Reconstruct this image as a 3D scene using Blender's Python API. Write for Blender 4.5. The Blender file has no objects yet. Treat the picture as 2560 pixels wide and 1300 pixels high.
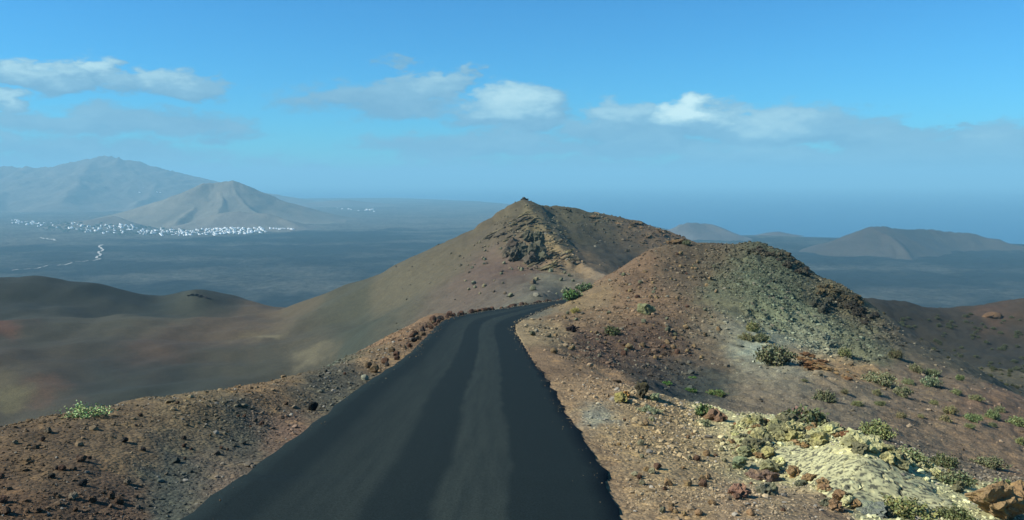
import bpy, math, random
import numpy as np
from mathutils import Vector, Matrix, Euler

# ------------------------------------------------------------------ camera, sky, sun, exposure
scene = bpy.context.scene
COL = scene.collection
R = math.radians
PITCH = R(5.47)
F = 2089.0                      # focal length in photograph pixels (2560 wide)
cam_d = bpy.data.cameras.new('camera')
cam_d.sensor_width = 36.0
cam_d.lens = 36.0 * F / 2560.0
cam_d.clip_start = 0.2
cam_d.clip_end = 120000.0
cam = bpy.data.objects.new('camera', cam_d)
cam.location = (0, 0, 0)        # eye level is z = 0; the road lies 3.1 m lower
cam.rotation_euler = (R(90) - PITCH, 0, 0)
COL.objects.link(cam)
scene.camera = cam

SUN_EL, SUN_AZ = R(36), R(-99)  # azimuth from +Y, clockwise positive: from the left
SUN = Vector((math.sin(SUN_AZ) * math.cos(SUN_EL), math.cos(SUN_AZ) * math.cos(SUN_EL), math.sin(SUN_EL)))
sun_d = bpy.data.lights.new('sun', 'SUN')
sun_d.energy = 4.2
sun_d.angle = R(0.53)
sun_d.color = (1.0, 0.975, 0.91)
sun = bpy.data.objects.new('sun', sun_d)
sun.rotation_euler = (-SUN).to_track_quat('-Z', 'Y').to_euler()
COL.objects.link(sun)

scene.view_settings.view_transform = 'Standard'
scene.view_settings.look = 'None'
scene.view_settings.exposure = 0.9
scene.view_settings.gamma = 1.0
scene.view_settings.use_curve_mapping = False
scene.render.engine = 'CYCLES'
cy = scene.cycles
cy.use_denoising = True
cy.max_bounces = 5
cy.diffuse_bounces = 2
cy.volume_bounces = 0
cy.transparent_max_bounces = 8


def srgb(r, g, b):
    f = lambda c: c / 12.92 if c <= 0.04045 else ((c + 0.055) / 1.055) ** 2.4
    return tuple(f(v / 255.0) for v in (r, g, b))


class NT:
    """small helper for building node trees"""
    def __init__(self, tree):
        self.t = tree
        self.n = tree.nodes
        self.n.clear()

    def node(self, kind, **kw):
        nd = self.n.new(kind)
        for k, v in kw.items():
            setattr(nd, k, v)
        return nd

    def put(self, sock, v):
        if hasattr(v, 'links') or isinstance(v, bpy.types.NodeSocket):
            self.t.links.new(v, sock)
        else:
            if hasattr(sock, 'default_value'):
                try:
                    sock.default_value = v
                except Exception:
                    sock.default_value = (*v, 1.0)

    def math(self, op, a, b=None, c=None, clamp=False):
        nd = self.node('ShaderNodeMath', operation=op)
        nd.use_clamp = clamp
        for i, v in enumerate((a, b, c)):
            if v is not None:
                self.put(nd.inputs[i], v)
        return nd.outputs[0]

    def vmath(self, op, a, b=None, out=0):
        nd = self.node('ShaderNodeVectorMath', operation=op)
        self.put(nd.inputs[0], a)
        if b is not None:
            self.put(nd.inputs[1], b)
        return nd.outputs[out]

    def mixc(self, fac, a, b, mode='MIX'):
        nd = self.node('ShaderNodeMix', data_type='RGBA', blend_type=mode)
        self.put(nd.inputs[0], fac)
        for s, v in ((nd.inputs[6], a), (nd.inputs[7], b)):
            if isinstance(v, bpy.types.NodeSocket):
                self.t.links.new(v, s)
            else:
                s.default_value = (*v[:3], 1.0)
        return nd.outputs[2]

    def noise(self, vec, scale, detail=4, rough=0.5, dist=0.0, dim='3D'):
        nd = self.node('ShaderNodeTexNoise', noise_dimensions=dim)
        if vec is not None:
            self.t.links.new(vec, nd.inputs['Vector'])
        nd.inputs['Scale'].default_value = scale
        nd.inputs['Detail'].default_value = detail
        nd.inputs['Roughness'].default_value = rough
        nd.inputs['Distortion'].default_value = dist
        return nd.outputs[0]

    def smooth(self, v, lo, hi, a=0.0, b=1.0):
        nd = self.node('ShaderNodeMapRange', interpolation_type='SMOOTHSTEP')
        self.put(nd.inputs[0], v)
        nd.inputs[1].default_value = lo
        nd.inputs[2].default_value = hi
        nd.inputs[3].default_value = a
        nd.inputs[4].default_value = b
        return nd.outputs[0]

    def ramp(self, v, stops, interp='LINEAR'):
        nd = self.node('ShaderNodeValToRGB')
        nd.color_ramp.interpolation = interp
        el = nd.color_ramp.elements
        while len(el) < len(stops):
            el.new(0.5)
        for e, (p, c) in zip(el, stops):
            e.position = p
            e.color = (*c[:3], 1.0) if hasattr(c, '__len__') else (c, c, c, 1.0)
        self.put(nd.inputs[0], v)
        return nd.outputs[0]


def build_world():
    w = bpy.data.worlds.new('World')
    scene.world = w
    w.use_nodes = True
    k = NT(w.node_tree)
    sky = k.node('ShaderNodeTexSky', sky_type='NISHITA')
    sky.sun_disc = False
    sky.sun_elevation = SUN_EL
    sky.sun_rotation = SUN_AZ
    sky.altitude = 400
    sky.air_density = 1.0
    sky.dust_density = 0.3
    sky.ozone_density = 3.0
    col = k.mixc(1.0, sky.outputs[0], (0.25, 0.82, 1.17), 'MULTIPLY')
    bg_sky = k.node('ShaderNodeBackground')
    k.put(bg_sky.inputs[0], col)
    bg_sky.inputs[1].default_value = 0.068
    w.cycles.sampling_method = 'MANUAL'
    w.cycles.sample_map_resolution = 256
    # clouds: a belt of low stratocumulus round the whole horizon
    tc = k.node('ShaderNodeTexCoord')
    sep = k.node('ShaderNodeSeparateXYZ')
    k.put(sep.inputs[0], tc.outputs['Generated'])
    az = k.math('ARCTAN2', sep.outputs[0], sep.outputs[1])
    hyp = k.math('SQRT', k.math('ADD', k.math('MULTIPLY', sep.outputs[0], sep.outputs[0]),
                                k.math('MULTIPLY', sep.outputs[1], sep.outputs[1])))
    el = k.math('DIVIDE', sep.outputs[2], hyp)
    cmb = k.node('ShaderNodeCombineXYZ')
    k.put(cmb.inputs[0], az)
    k.put(cmb.inputs[1], k.math('MULTIPLY', el, 2.4))
    p = cmb.outputs[0]
    wv = k.node('ShaderNodeTexNoise')
    k.put(wv.inputs['Vector'], p)
    wv.inputs['Scale'].default_value = 16.0
    wv.inputs['Detail'].default_value = 6
    wv.inputs['Roughness'].default_value = 0.6
    wd = k.vmath('MULTIPLY', k.vmath('SUBTRACT', wv.outputs['Color'], (0.5, 0.5, 0.5)), (0.17, 0.13, 0))
    pw = k.vmath('ADD', p, wd)
    n1 = k.noise(pw, 13.0, 7, 0.6, 0.0)
    n2 = k.noise(k.vmath('ADD', p, (3.1, 1.7, 0.4)), 40.0, 7, 0.65, 0.5)
    # banks of cloud, each at its own bearing (degrees), elevation, and half sizes
    total = None
    lit = None
    for (b_az, b_el, rx, ry, amp, li) in CLOUDS:
        d = k.vmath('SUBTRACT', pw, (R(b_az), math.tan(R(b_el)) * 2.4, 0))
        d = k.vmath('DIVIDE', d, (R(rx), R(ry) * 2.4, 1))
        ln = k.vmath('LENGTH', d, out=1)
        g = k.smooth(ln, 1.5, 0.1, 0.0, amp)
        total = g if total is None else k.math('MAXIMUM', total, g)
        if li > 0:
            h = k.smooth(k.vmath('LENGTH', k.vmath('ADD', d, (0.1, -0.38, 0)), out=1), 1.25, 0.0, 0.0, li)
            lit = h if lit is None else k.math('MAXIMUM', lit, h)
    # the same kind of cloud goes on outside the frame
    belt = k.math('MULTIPLY', k.smooth(k.math('ABSOLUTE', k.math('SUBTRACT', el, 0.055)), 0.05, 0.01),
                  k.smooth(k.math('ABSOLUTE', az), 0.60, 0.80, 0.0, 0.62))
    total = k.math('MAXIMUM', total, belt)
    dens = k.math('ADD', total, k.math('MULTIPLY', k.math('SUBTRACT', n1, 0.5), 0.9))
    dens = k.math('ADD', dens, k.math('MULTIPLY', k.math('SUBTRACT', n2, 0.5), 0.55))
    mask = k.smooth(dens, 0.16, 0.50)
    shade = k.math('ADD', lit, k.math('MULTIPLY', k.math('SUBTRACT', n1, 0.5), 0.8))
    shade = k.math('ADD', shade, k.math('MULTIPLY', k.math('SUBTRACT', n2, 0.5), 0.3))
    ccol = k.ramp(shade, [(0.0, srgb(112, 158, 188)), (0.3, srgb(134, 178, 202)), (0.65, srgb(174, 210, 220)), (1.0, srgb(216, 242, 240))])
    ccol = k.vmath('SCALE', ccol)
    ccol.node.inputs['Scale'].default_value = 0.62
    bg_c = k.node('ShaderNodeBackground')
    k.put(bg_c.inputs[0], ccol)
    bg_c.inputs[1].default_value = 1.0
    mx = k.node('ShaderNodeMixShader')
    k.put(mx.inputs[0], k.math('MULTIPLY', mask, 0.92))
    k.t.links.new(bg_sky.outputs[0], mx.inputs[1])
    k.t.links.new(bg_c.outputs[0], mx.inputs[2])
    out = k.node('ShaderNodeOutputWorld')
    k.t.links.new(mx.outputs[0], out.inputs[0])


def sky_pt(px, py, wx, wy, amp, li):
    u, v = (px - 1280) / F, (650 - py) / F
    dy, dz = math.cos(PITCH) + v * math.sin(PITCH), -math.sin(PITCH) + v * math.cos(PITCH)
    return (math.degrees(math.atan2(u, dy)), math.degrees(math.atan(dz / math.hypot(u, dy))),
            math.degrees(wx / F), math.degrees(wy / F), amp, li)


CLOUDS = [sky_pt(*a) for a in [
    (120, 188, 100, 40, 0.72, 0.6), (225, 178, 80, 36, 0.75, 0.75), (330, 208, 110, 30, 0.62, 0.4), (440, 212, 100, 36, 0.72, 0.55), (10, 258, 55, 50, 0.7, 0.6),
    (130, 300, 190, 36, 0.55, 0.3), (330, 305, 300, 50, 0.62, 0.2), (180, 390, 420, 60, 0.55, 0.1), (560, 330, 150, 30, 0.5, 0.1),
    (960, 245, 280, 55, 0.62, 0.25), (1090, 215, 100, 60, 0.62, 0.4), (980, 155, 50, 24, 0.42, 0.15), (1180, 178, 36, 26, 0.45, 0.3),
    (1290, 275, 160, 66, 0.90, 0.75), (1570, 295, 100, 46, 0.85, 0.55), (1715, 300, 140, 60, 1.0, 1.15),
    (1950, 318, 230, 52, 0.95, 0.6), (2180, 335, 120, 46, 0.85, 0.25), (1200, 365, 330, 50, 0.62, 0.2), (1480, 330, 140, 50, 0.6, 0.2),
    (1600, 370, 320, 45, 0.62, 0.1), (1950, 400, 320, 40, 0.72, 0.30), (2330, 380, 260, 50, 0.90, 0.2), (2540, 358, 140, 55, 0.95, 0.4),
    (2440, 318, 70, 11, 0.62, 0.0), (1700, 440, 1000, 50, 0.72, 0.05), (2250, 450, 500, 70, 0.8, 0.05), (500, 440, 700, 60, 0.5, 0.05)]]
build_world()


# ------------------------------------------------------------------ small geometry helpers
rng = np.random.default_rng(7)
random.seed(7)


def ray(px, py):
    u, w = (px - 1280.0) / F, (650.0 - py) / F
    return np.array((u, math.cos(PITCH) + w * math.sin(PITCH), -math.sin(PITCH) + w * math.cos(PITCH)))


def P(px, py, Y):
    """the point seen at photograph pixel (px, py) standing Y metres ahead"""
    d = ray(px, py)
    return d * (Y / d[1])


def _hash(ix, iy, seed):
    h = (ix.astype(np.int64) * 374761393 + iy.astype(np.int64) * 668265263 + seed * 974634777) & 0xffffffff
    h = ((h ^ (h >> 13)) * 1274126177) & 0xffffffff
    return ((h ^ (h >> 16)) & 0xffff) / 65535.0


def perlin(x, y, seed=0):
    x0, y0 = np.floor(x), np.floor(y)
    fx, fy = x - x0, y - y0
    ux, uy = fx * fx * fx * (fx * (fx * 6 - 15) + 10), fy * fy * fy * (fy * (fy * 6 - 15) + 10)
    out = 0
    for dx in (0, 1):
        for dy in (0, 1):
            a = _hash(x0 + dx, y0 + dy, seed) * 2 * math.pi
            g = np.cos(a) * (fx - dx) + np.sin(a) * (fy - dy)
            out = out + g * (ux if dx else 1 - ux) * (uy if dy else 1 - uy)
    return out * 1.5


def fbm(x, y, octaves=4, seed=0, gain=0.5):
    s, a = 0, 1.0
    for i in range(octaves):
        s = s + a * perlin(x * 2 ** i, y * 2 ** i, seed + i * 17)
        a *= gain
    return s


def ridged(x, y, octaves=4, seed=0, gain=0.5):
    s, a = 0, 1.0
    for i in range(octaves):
        s = s + a * (1 - 2 * np.abs(perlin(x * 2 ** i, y * 2 ** i, seed + i * 31)))
        a *= gain
    return s


def np_mesh(name, verts, faces, mat, col=None, smooth=True, uv=None):
    verts = np.asarray(verts, dtype=np.float32)
    faces = np.asarray(faces, dtype=np.int32)
    k = faces.shape[1]
    me = bpy.data.meshes.new(name)
    me.vertices.add(len(verts))
    me.vertices.foreach_set('co', verts.ravel())
    me.loops.add(faces.size)
    me.loops.foreach_set('vertex_index', faces.ravel())
    me.polygons.add(len(faces))
    me.polygons.foreach_set('loop_start', np.arange(0, faces.size, k, dtype=np.int32))
    me.polygons.foreach_set('use_smooth', np.full(len(faces), smooth))
    me.update(calc_edges=True)
    if col is not None:
        a = me.color_attributes.new('Col', 'FLOAT_COLOR', 'POINT')
        c = np.ones((len(verts), 4), dtype=np.float32)
        c[:, :3] = col
        a.data.foreach_set('color', c.ravel())
    if uv is not None:
        l = me.uv_layers.new(name='UVMap')
        l.data.foreach_set('uv', np.asarray(uv, dtype=np.float32)[faces.ravel()].ravel())
    if mat is not None:
        me.materials.append(mat)
    return me


def obj(name, data, parent=None, loc=None, rot=None, scale=None):
    o = bpy.data.objects.new(name, data)
    COL.objects.link(o)
    if parent is not None:
        o.parent = parent
    if loc is not None:
        o.location = loc
    if rot is not None:
        o.rotation_euler = rot
    if scale is not None:
        o.scale = scale
    return o


def tag(o, label=None, cat=None, group=None, kind=None):
    if label:
        o['label'] = label
    if cat:
        o['category'] = cat
    if group:
        o['group'] = group
    if kind:
        o['kind'] = kind
    return o


def grid_faces(nr, nc):
    i = np.arange(nr - 1)[:, None] * nc + np.arange(nc - 1)[None, :]
    return np.stack([i, i + 1, i + nc + 1, i + nc], -1).reshape(-1, 4)


def tps_fit(pts, vals, lam=1e-5):
    n = len(pts)
    d = np.linalg.norm(pts[:, None] - pts[None], axis=-1)
    K = np.where(d > 0, d * d * np.log(d + 1e-12), 0) + lam * np.eye(n)
    Q = np.hstack([np.ones((n, 1)), pts])
    A = np.block([[K, Q], [Q.T, np.zeros((3, 3))]])
    return np.linalg.solve(A, np.concatenate([vals, np.zeros(3)]))


def tps_eval(pts, w, q):
    out = np.empty(len(q))
    for s in range(0, len(q), 40000):
        c = q[s:s + 40000]
        d2 = ((c[:, None, :] - pts[None]) ** 2).sum(-1)
        K = 0.5 * d2 * np.log(d2 + 1e-20)
        out[s:s + 40000] = K @ w[:-3] + w[-3] + c @ w[-2:]
    return out


def material(name, build):
    m = bpy.data.materials.new(name)
    m.use_nodes = True
    k = NT(m.node_tree)
    b = k.node('ShaderNodeBsdfPrincipled')
    out = k.node('ShaderNodeOutputMaterial')
    k.t.links.new(b.outputs[0], out.inputs[0])
    b.inputs['Roughness'].default_value = 0.92
    b.inputs['Specular IOR Level'].default_value = 0.15
    build(k, b)
    return m


def bump(k, b, h, strength, dist):
    nd = k.node('ShaderNodeBump')
    nd.inputs['Strength'].default_value = strength
    nd.inputs['Distance'].default_value = dist
    k.put(nd.inputs['Height'], h)
    k.t.links.new(nd.outputs[0], b.inputs['Normal'])


# ------------------------------------------------------------------ materials
def m_ground(k, b):
    tc = k.node('ShaderNodeTexCoord').outputs['Object']
    at = k.node('ShaderNodeAttribute', attribute_name='Col').outputs['Color']
    big = k.noise(tc, 0.35, 5, 0.6)
    mid = k.noise(tc, 3.0, 5, 0.65)
    fin = k.noise(tc, 22.0, 3, 0.7)
    vor = k.node('ShaderNodeTexVoronoi', feature='F1')
    k.put(vor.inputs['Vector'], tc)
    vor.inputs['Scale'].default_value = 14.0
    v = k.math('ADD', k.math('MULTIPLY', k.math('SUBTRACT', big, 0.5), 0.7), 1.0)
    v = k.math('ADD', v, k.math('MULTIPLY', k.math('SUBTRACT', mid, 0.5), 0.9))
    v = k.math('ADD', v, k.math('MULTIPLY', k.math('SUBTRACT', fin, 0.5), 0.8))
    v = k.math('MAXIMUM', v, 0.25)
    c = k.vmath('SCALE', at)
    k.put(c.node.inputs['Scale'], v)
    sep = k.node('ShaderNodeSeparateColor')
    k.put(sep.inputs[0], vor.outputs['Color'])
    tint = k.ramp(sep.outputs[0], [(0.0, (0.62, 0.58, 0.56)), (0.45, (0.95, 0.93, 0.9)), (0.8, (1.08, 1.02, 0.95)), (1.0, (1.45, 1.32, 1.1))])
    c = k.mixc(0.75, c, tint, 'MULTIPLY')
    vor2 = k.node('ShaderNodeTexVoronoi', feature='F1')
    k.put(vor2.inputs['Vector'], tc)
    vor2.inputs['Scale'].default_value = 3.2
    sep2 = k.node('ShaderNodeSeparateColor')
    k.put(sep2.inputs[0], vor2.outputs['Color'])
    tint2 = k.ramp(sep2.outputs[0], [(0.0, (0.6, 0.58, 0.56)), (0.3, (0.95, 0.95, 0.94)), (0.85, (1.05, 1.03, 0.98)), (1.0, (1.5, 1.42, 1.15))])
    c = k.mixc(0.6, c, tint2, 'MULTIPLY')
    k.put(b.inputs['Base Color'], c)
    h = k.math('ADD', k.math('MULTIPLY', mid, 0.7), k.math('MULTIPLY', fin, 0.25))
    h = k.math('SUBTRACT', h, k.math('MULTIPLY', vor.outputs['Distance'], 0.35))
    bump(k, b, h, 0.55, 0.12)


def m_rock(k, b):
    tc = k.node('ShaderNodeTexCoord').outputs['Object']
    geo = k.node('ShaderNodeNewGeometry').outputs['Position']
    oi = k.node('ShaderNodeObjectInfo').outputs['Color']
    n = k.noise(geo, 6.0, 6, 0.65)
    n2 = k.noise(geo, 28.0, 4, 0.6)
    v = k.math('ADD', 0.25, k.math('ADD', k.math('MULTIPLY', n, 1.0), k.math('MULTIPLY', n2, 0.5)))
    c = k.vmath('SCALE', oi)
    k.put(c.node.inputs['Scale'], v)
    # pale lichen crust on part of the surface
    lich = k.smooth(k.noise(geo, 3.3, 5, 0.7), 0.52, 0.66)
    c2 = k.mixc(0.55, c, k.mixc(1.0, c, (1.7, 1.75, 1.25), 'MULTIPLY'))
    c = k.mixc(lich, c, c2)
    k.put(b.inputs['Base Color'], c)
    bump(k, b, k.math('ADD', n, k.math('MULTIPLY', n2, 0.5)), 0.9, 0.10)


def m_stone(k, b):
    at = k.node('ShaderNodeAttribute', attribute_name='Col').outputs['Color']
    geo = k.node('ShaderNodeNewGeometry').outputs['Position']
    n = k.noise(geo, 14.0, 3, 0.6)
    v = k.math('ADD', 0.55, k.math('MULTIPLY', n, 0.9))
    c = k.vmath('SCALE', at)
    k.put(c.node.inputs['Scale'], v)
    k.put(b.inputs['Base Color'], c)


def m_road(k, b):
    uv = k.node('ShaderNodeUVMap')
    sep = k.node('ShaderNodeSeparateXYZ')
    k.put(sep.inputs[0], uv.outputs[0])
    pos = k.node('ShaderNodeNewGeometry').outputs['Position']
    wob = k.math('MULTIPLY', k.math('SUBTRACT', k.noise(pos, 0.08, 2, 0.5), 0.5), 0.05)
    u = k.math('ADD', sep.outputs[0], wob)
    # paler bands along the road with darker ones between
    lane = k.ramp(u, [(0.0, 0.05), (0.13, 0.0), (0.18, 0.4), (0.37, 0.7), (0.40, 0.12), (0.54, 0.08), (0.565, 0.85), (0.72, 0.65), (0.74, 0.06), (1.0, 0.0)])
    st = k.node('ShaderNodeMapping')
    k.put(st.inputs[0], pos)
    st.inputs['Scale'].default_value = (3.0, 0.12, 1)
    streak = k.noise(st.outputs[0], 2.0, 5, 0.6)
    lane = k.math('MULTIPLY', lane, k.smooth(streak, 0.25, 0.7, 0.55, 1.1))
    grain = k.noise(pos, 38.0, 4, 0.8)
    c = k.mixc(lane, (0.0080, 0.0140, 0.0138), (0.0265, 0.0345, 0.0285))
    v = k.smooth(grain, 0.25, 0.75, 0.45, 1.6)
    c2 = k.vmath('SCALE', c)
    k.put(c2.node.inputs['Scale'], v)
    k.put(b.inputs['Base Color'], c2)
    b.inputs['Roughness'].default_value = 0.9
    b.inputs['Specular IOR Level'].default_value = 0.08
    bump(k, b, grain, 0.5, 0.01)


def m_leaf(k, b):
    at = k.node('ShaderNodeAttribute', attribute_name='Col').outputs['Color']
    oi = k.node('ShaderNodeObjectInfo').outputs['Color']
    k.put(b.inputs['Base Color'], k.mixc(1.0, at, oi, 'MULTIPLY'))
    b.inputs['Roughness'].default_value = 0.6


def m_stem(k, b):
    geo = k.node('ShaderNodeNewGeometry').outputs['Position']
    n = k.noise(geo, 25.0, 3, 0.6)
    k.put(b.inputs['Base Color'], k.ramp(n, [(0.3, (0.07, 0.055, 0.04)), (0.7, (0.16, 0.13, 0.09))]))


def m_far(k, b):
    at = k.node('ShaderNodeAttribute', attribute_name='Col').outputs['Color']
    pos = k.node('ShaderNodeNewGeometry').outputs['Position']
    n = k.noise(pos, 0.012, 7, 0.65)
    n2 = k.noise(pos, 0.09, 4, 0.7)
    v = k.math('ADD', 0.25, k.math('ADD', k.math('MULTIPLY', n, 0.9), k.math('MULTIPLY', n2, 0.6)))
    c = k.vmath('SCALE', at)
    k.put(c.node.inputs['Scale'], v)
    k.put(b.inputs['Base Color'], c)
    bump(k, b, k.math('ADD', n, k.math('MULTIPLY', n2, 0.25)), 0.6, 12.0)


def m_lava(k, b):
    at = k.node('ShaderNodeAttribute', attribute_name='Col').outputs['Color']
    pos = k.node('ShaderNodeNewGeometry').outputs['Position']
    n = k.noise(pos, 0.004, 6, 0.6)
    n2 = k.noise(pos, 0.035, 8, 0.8)
    v = k.math('ADD', k.smooth(n, 0.3, 0.7, 0.35, 1.0), k.smooth(n2, 0.35, 0.7, -0.2, 0.9))
    c = k.vmath('SCALE', at)
    k.put(c.node.inputs['Scale'], v)
    k.put(b.inputs['Base Color'], c)
    bump(k, b, n2, 1.0, 26.0)


def m_sea(k, b):
    pos = k.node('ShaderNodeNewGeometry').outputs['Position']
    b.inputs['Base Color'].default_value = (0.03, 0.11, 0.175, 1)
    b.inputs['Roughness'].default_value = 0.4
    b.inputs['Specular IOR Level'].default_value = 0.5
    bump(k, b, k.noise(pos, 0.02, 4, 0.6), 0.4, 3.0)


def m_wall(k, b):
    oi = k.node('ShaderNodeObjectInfo').outputs['Color']
    pos = k.node('ShaderNodeNewGeometry').outputs['Position']
    n = k.noise(pos, 0.6, 3, 0.6)
    c = k.vmath('SCALE', oi)
    k.put(c.node.inputs['Scale'], k.math('ADD', 0.85, k.math('MULTIPLY', n, 0.3)))
    k.put(b.inputs['Base Color'], c)


def m_track(k, b):
    pos = k.node('ShaderNodeNewGeometry').outputs['Position']
    n = k.noise(pos, 0.05, 3, 0.6)
    k.put(b.inputs['Base Color'], k.ramp(n, [(0.2, (0.30, 0.28, 0.24)), (0.8, (0.48, 0.45, 0.38))]))


M = {n: material(n, f) for n, f in dict(ground=m_ground, rock=m_rock, stone=m_stone, asphalt=m_road, leaf=m_leaf, stem=m_stem,
                                        far=m_far, lava=m_lava, sea=m_sea, wall=m_wall, track=m_track).items()}

# ------------------------------------------------------------------ road line
def road_z(Y):
    Y = np.asarray(Y, dtype=float)
    return np.where(Y < 58, -3.1 - 0.1157 * Y, -3.1 - 0.1157 * 58 - 0.121 * (Y - 58))


def road_hit(px, py):
    d = ray(px, py)
    d = d / d[1]
    lo, hi = 1.0, 400.0
    for _ in range(60):
        m = 0.5 * (lo + hi)
        if d[2] * m < road_z(m):
            hi = m
        else:
            lo = m
    return d * lo


LE = [(459, 1300), (618, 1186), (762, 1080), (900, 972), (1008, 900), (1060, 852), (1114, 803), (1188, 786), (1278, 772), (1364, 759), (1407, 753)]
RE = [(1559, 1300), (1508, 1175), (1453, 1083), (1411, 1018), (1377, 958), (1338, 898), (1305, 848), (1291, 822), (1296, 806), (1333, 784), (1407, 758)]
Lp = [road_hit(*a)[:2] for a in LE]
Rp = [road_hit(*a)[:2] for a in RE]


def resample(pts, n):
    pts = np.array(pts)
    # smooth with Catmull-Rom then resample evenly
    q = [2 * pts[0] - pts[1]] + list(pts) + [2 * pts[-1] - pts[-2]]
    out = []
    for i in range(1, len(q) - 2):
        for t in np.linspace(0, 1, 24, endpoint=False):
            a, b, c, d = q[i - 1], q[i], q[i + 1], q[i + 2]
            out.append(0.5 * (2 * b + (c - a) * t + (2 * a - 5 * b + 4 * c - d) * t * t + (3 * b - a - 3 * c + d) * t ** 3))
    out.append(pts[-1])
    out = np.array(out)
    s = np.concatenate([[0], np.cumsum(np.linalg.norm(np.diff(out, axis=0), axis=1))])
    e = np.linspace(0, s[-1], n)
    return np.stack([np.interp(e, s, out[:, 0]), np.interp(e, s, out[:, 1])], 1)


# carry the road on behind the camera and round the hidden bend
Lp = [np.array((Lp[0][0] - 0.2, -12.0))] + Lp
Rp = [np.array((Rp[0][0] + 0.1, -12.0))] + Rp
ends = [(12.0, 126.0), (19.0, 136.0), (30.0, 143.0)]
Lp += [np.array(e) + (-2.0, 2.6) for e in ends]
Rp += [np.array(e) + (2.0, -2.6) for e in ends]
NRD = 420
LEFT, RIGHT = resample(Lp, NRD), resample(Rp, NRD)
CEN = 0.5 * (LEFT + RIGHT)
HALF = 0.5 * np.linalg.norm(LEFT - RIGHT, axis=1)
RZ = road_z(np.maximum(CEN[:, 1], -12))

# ------------------------------------------------------------------ the near terrain
# spot heights: where the ground stands in the place (pixel, pixel, metres ahead) or in metres
SPOT = [
    # left bank and its crest
    (0, 1290, 9.4), (200, 1250, 10.0), (0, 1180, 11.3), (0, 1078, 13.5), (150, 1052, 14.9), (300, 1022, 16.4), (500, 977, 19.5), (700, 951, 22),
    (830, 926, 25.5), (880, 906, 28), (1000, 850, 39), (1090, 799, 54), (1130, 779, 66), (1300, 756, 96), (1410, 744, 115),
    (400, 1150, 13.0), (700, 1030, 17.5), (580, 1120, 14.0),
    # right shelf
    (1480, 960, 24), (1600, 985, 22), (1700, 1042, 19.9), (1800, 1068, 19.3), (1900, 1060, 18.6), (2050, 1075, 18), (2200, 1120, 17.2), (2400, 1200, 15.2), (2560, 1235, 14),
    (1650, 1290, 10.3), (1900, 1290, 10.5), (1700, 1150, 14.6), (2000, 1180, 14.2), (2200, 1250, 12.4), (2560, 1300, 12.0), (1500, 1050, 18.3),
    # gully behind the shelf and the brown slope
    (1700, 1000, 30), (1800, 985, 35), (1620, 950, 31), (1950, 950, 40), (2200, 1000, 38), (2400, 1100, 32), (2560, 1180, 28), (1900, 1010, 32),
    (2300, 900, 60), (2450, 960, 55), (2560, 1010, 50), (2000, 900, 48), (2250, 850, 74),
    # foot of the hill by the road
    (1400, 850, 45), (1450, 900, 37), (1500, 830, 52), (1617, 785, 62), (1340, 810, 57), (1420, 770, 80), (1550, 700, 90), (1550, 940, 35),
    # hill: face, then its skyline
    (1700, 700, 90), (1900, 750, 75), (1850, 850, 55), (2000, 800, 68), (2100, 880, 58), (1750, 850, 54), (1700, 930, 42), (1600, 900, 43), (1780, 650, 101),
    (1415, 748, 104), (1470, 722, 102), (1540, 680, 102), (1640, 620, 106), (1700, 611, 109), (1780, 607, 111), (1860, 612, 112), (1960, 630, 108), (2000, 655, 104), (2030, 690, 100), (2110, 715, 95),
    (2150, 760, 90), (2250, 815, 84), (1960, 690, 92), (2080, 770, 82),
    # volcano: skyline left, summit, rim right
    (1312, 499, 330), (1290, 508, 330), (1250, 533, 328), (1150, 590, 332), (1000, 655, 340), (900, 705, 350), (760, 760, 372), (1335, 510, 335),
    (1420, 515, 345), (1500, 533, 347), (1600, 553, 345), (1680, 580, 340), (1740, 605, 335), (1800, 640, 330),
    # volcano: spine towards the road, right flank, left face
    (1340, 545, 300), (1400, 620, 250), (1460, 660, 215), (1520, 690, 190), (1600, 625, 290), (1550, 662, 245), (1500, 605, 300), (1420, 562, 318), (1650, 640, 285),
    (1250, 650, 250), (1300, 720, 180), (1350, 738, 150), (1200, 740, 190), (1100, 700, 260), (1150, 640, 295), (1000, 760, 275), (900, 800, 290),
    (1050, 810, 200), (1000, 840, 196), (900, 850, 230), (1200, 780, 165), (1100, 775, 205), (1430, 700, 190),
    # valley floor
    (0, 1060, 205), (0, 900, 262), (0, 800, 340), (250, 950, 240), (250, 850, 300), (400, 900, 270), (600, 950, 225), (800, 880, 252), (700, 800, 340),
    (700, 860, 282), (130, 790, 352), (850, 930, 225), (450, 850, 305), (-200, 950, 240), (-200, 800, 340),
    # dark dune, its crest and foot
    (-200, 690, 430), (0, 695, 430), (100, 698, 435), (230, 711, 435), (330, 741, 425), (400, 750, 425), (480, 735, 420), (520, 745, 418), (560, 764, 412), (640, 772, 400),
    (0, 762, 385), (300, 765, 408), (450, 766, 408), (150, 740, 410),
    # bowl on the right and its rim
    (2180, 748, 250), (2300, 765, 262), (2450, 770, 262), (2560, 755, 260), (2700, 740, 255), (2300, 850, 218), (2450, 900, 198), (2560, 950, 178), (2560, 850, 222), (2700, 950, 180), (2420, 830, 228),
]
SPINE = [(1312, 497, 330), (1330, 530, 312), (1350, 560, 295), (1385, 600, 265), (1420, 640, 235), (1465, 665, 212), (1520, 690, 190)]
RIM = [(1240, 539, 328), (1285, 511, 330), (1312, 495, 330), (1335, 509, 336), (1370, 513, 342), (1420, 515, 345), (1500, 533, 347), (1600, 553, 345), (1680, 580, 340), (1740, 605, 335)]
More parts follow.
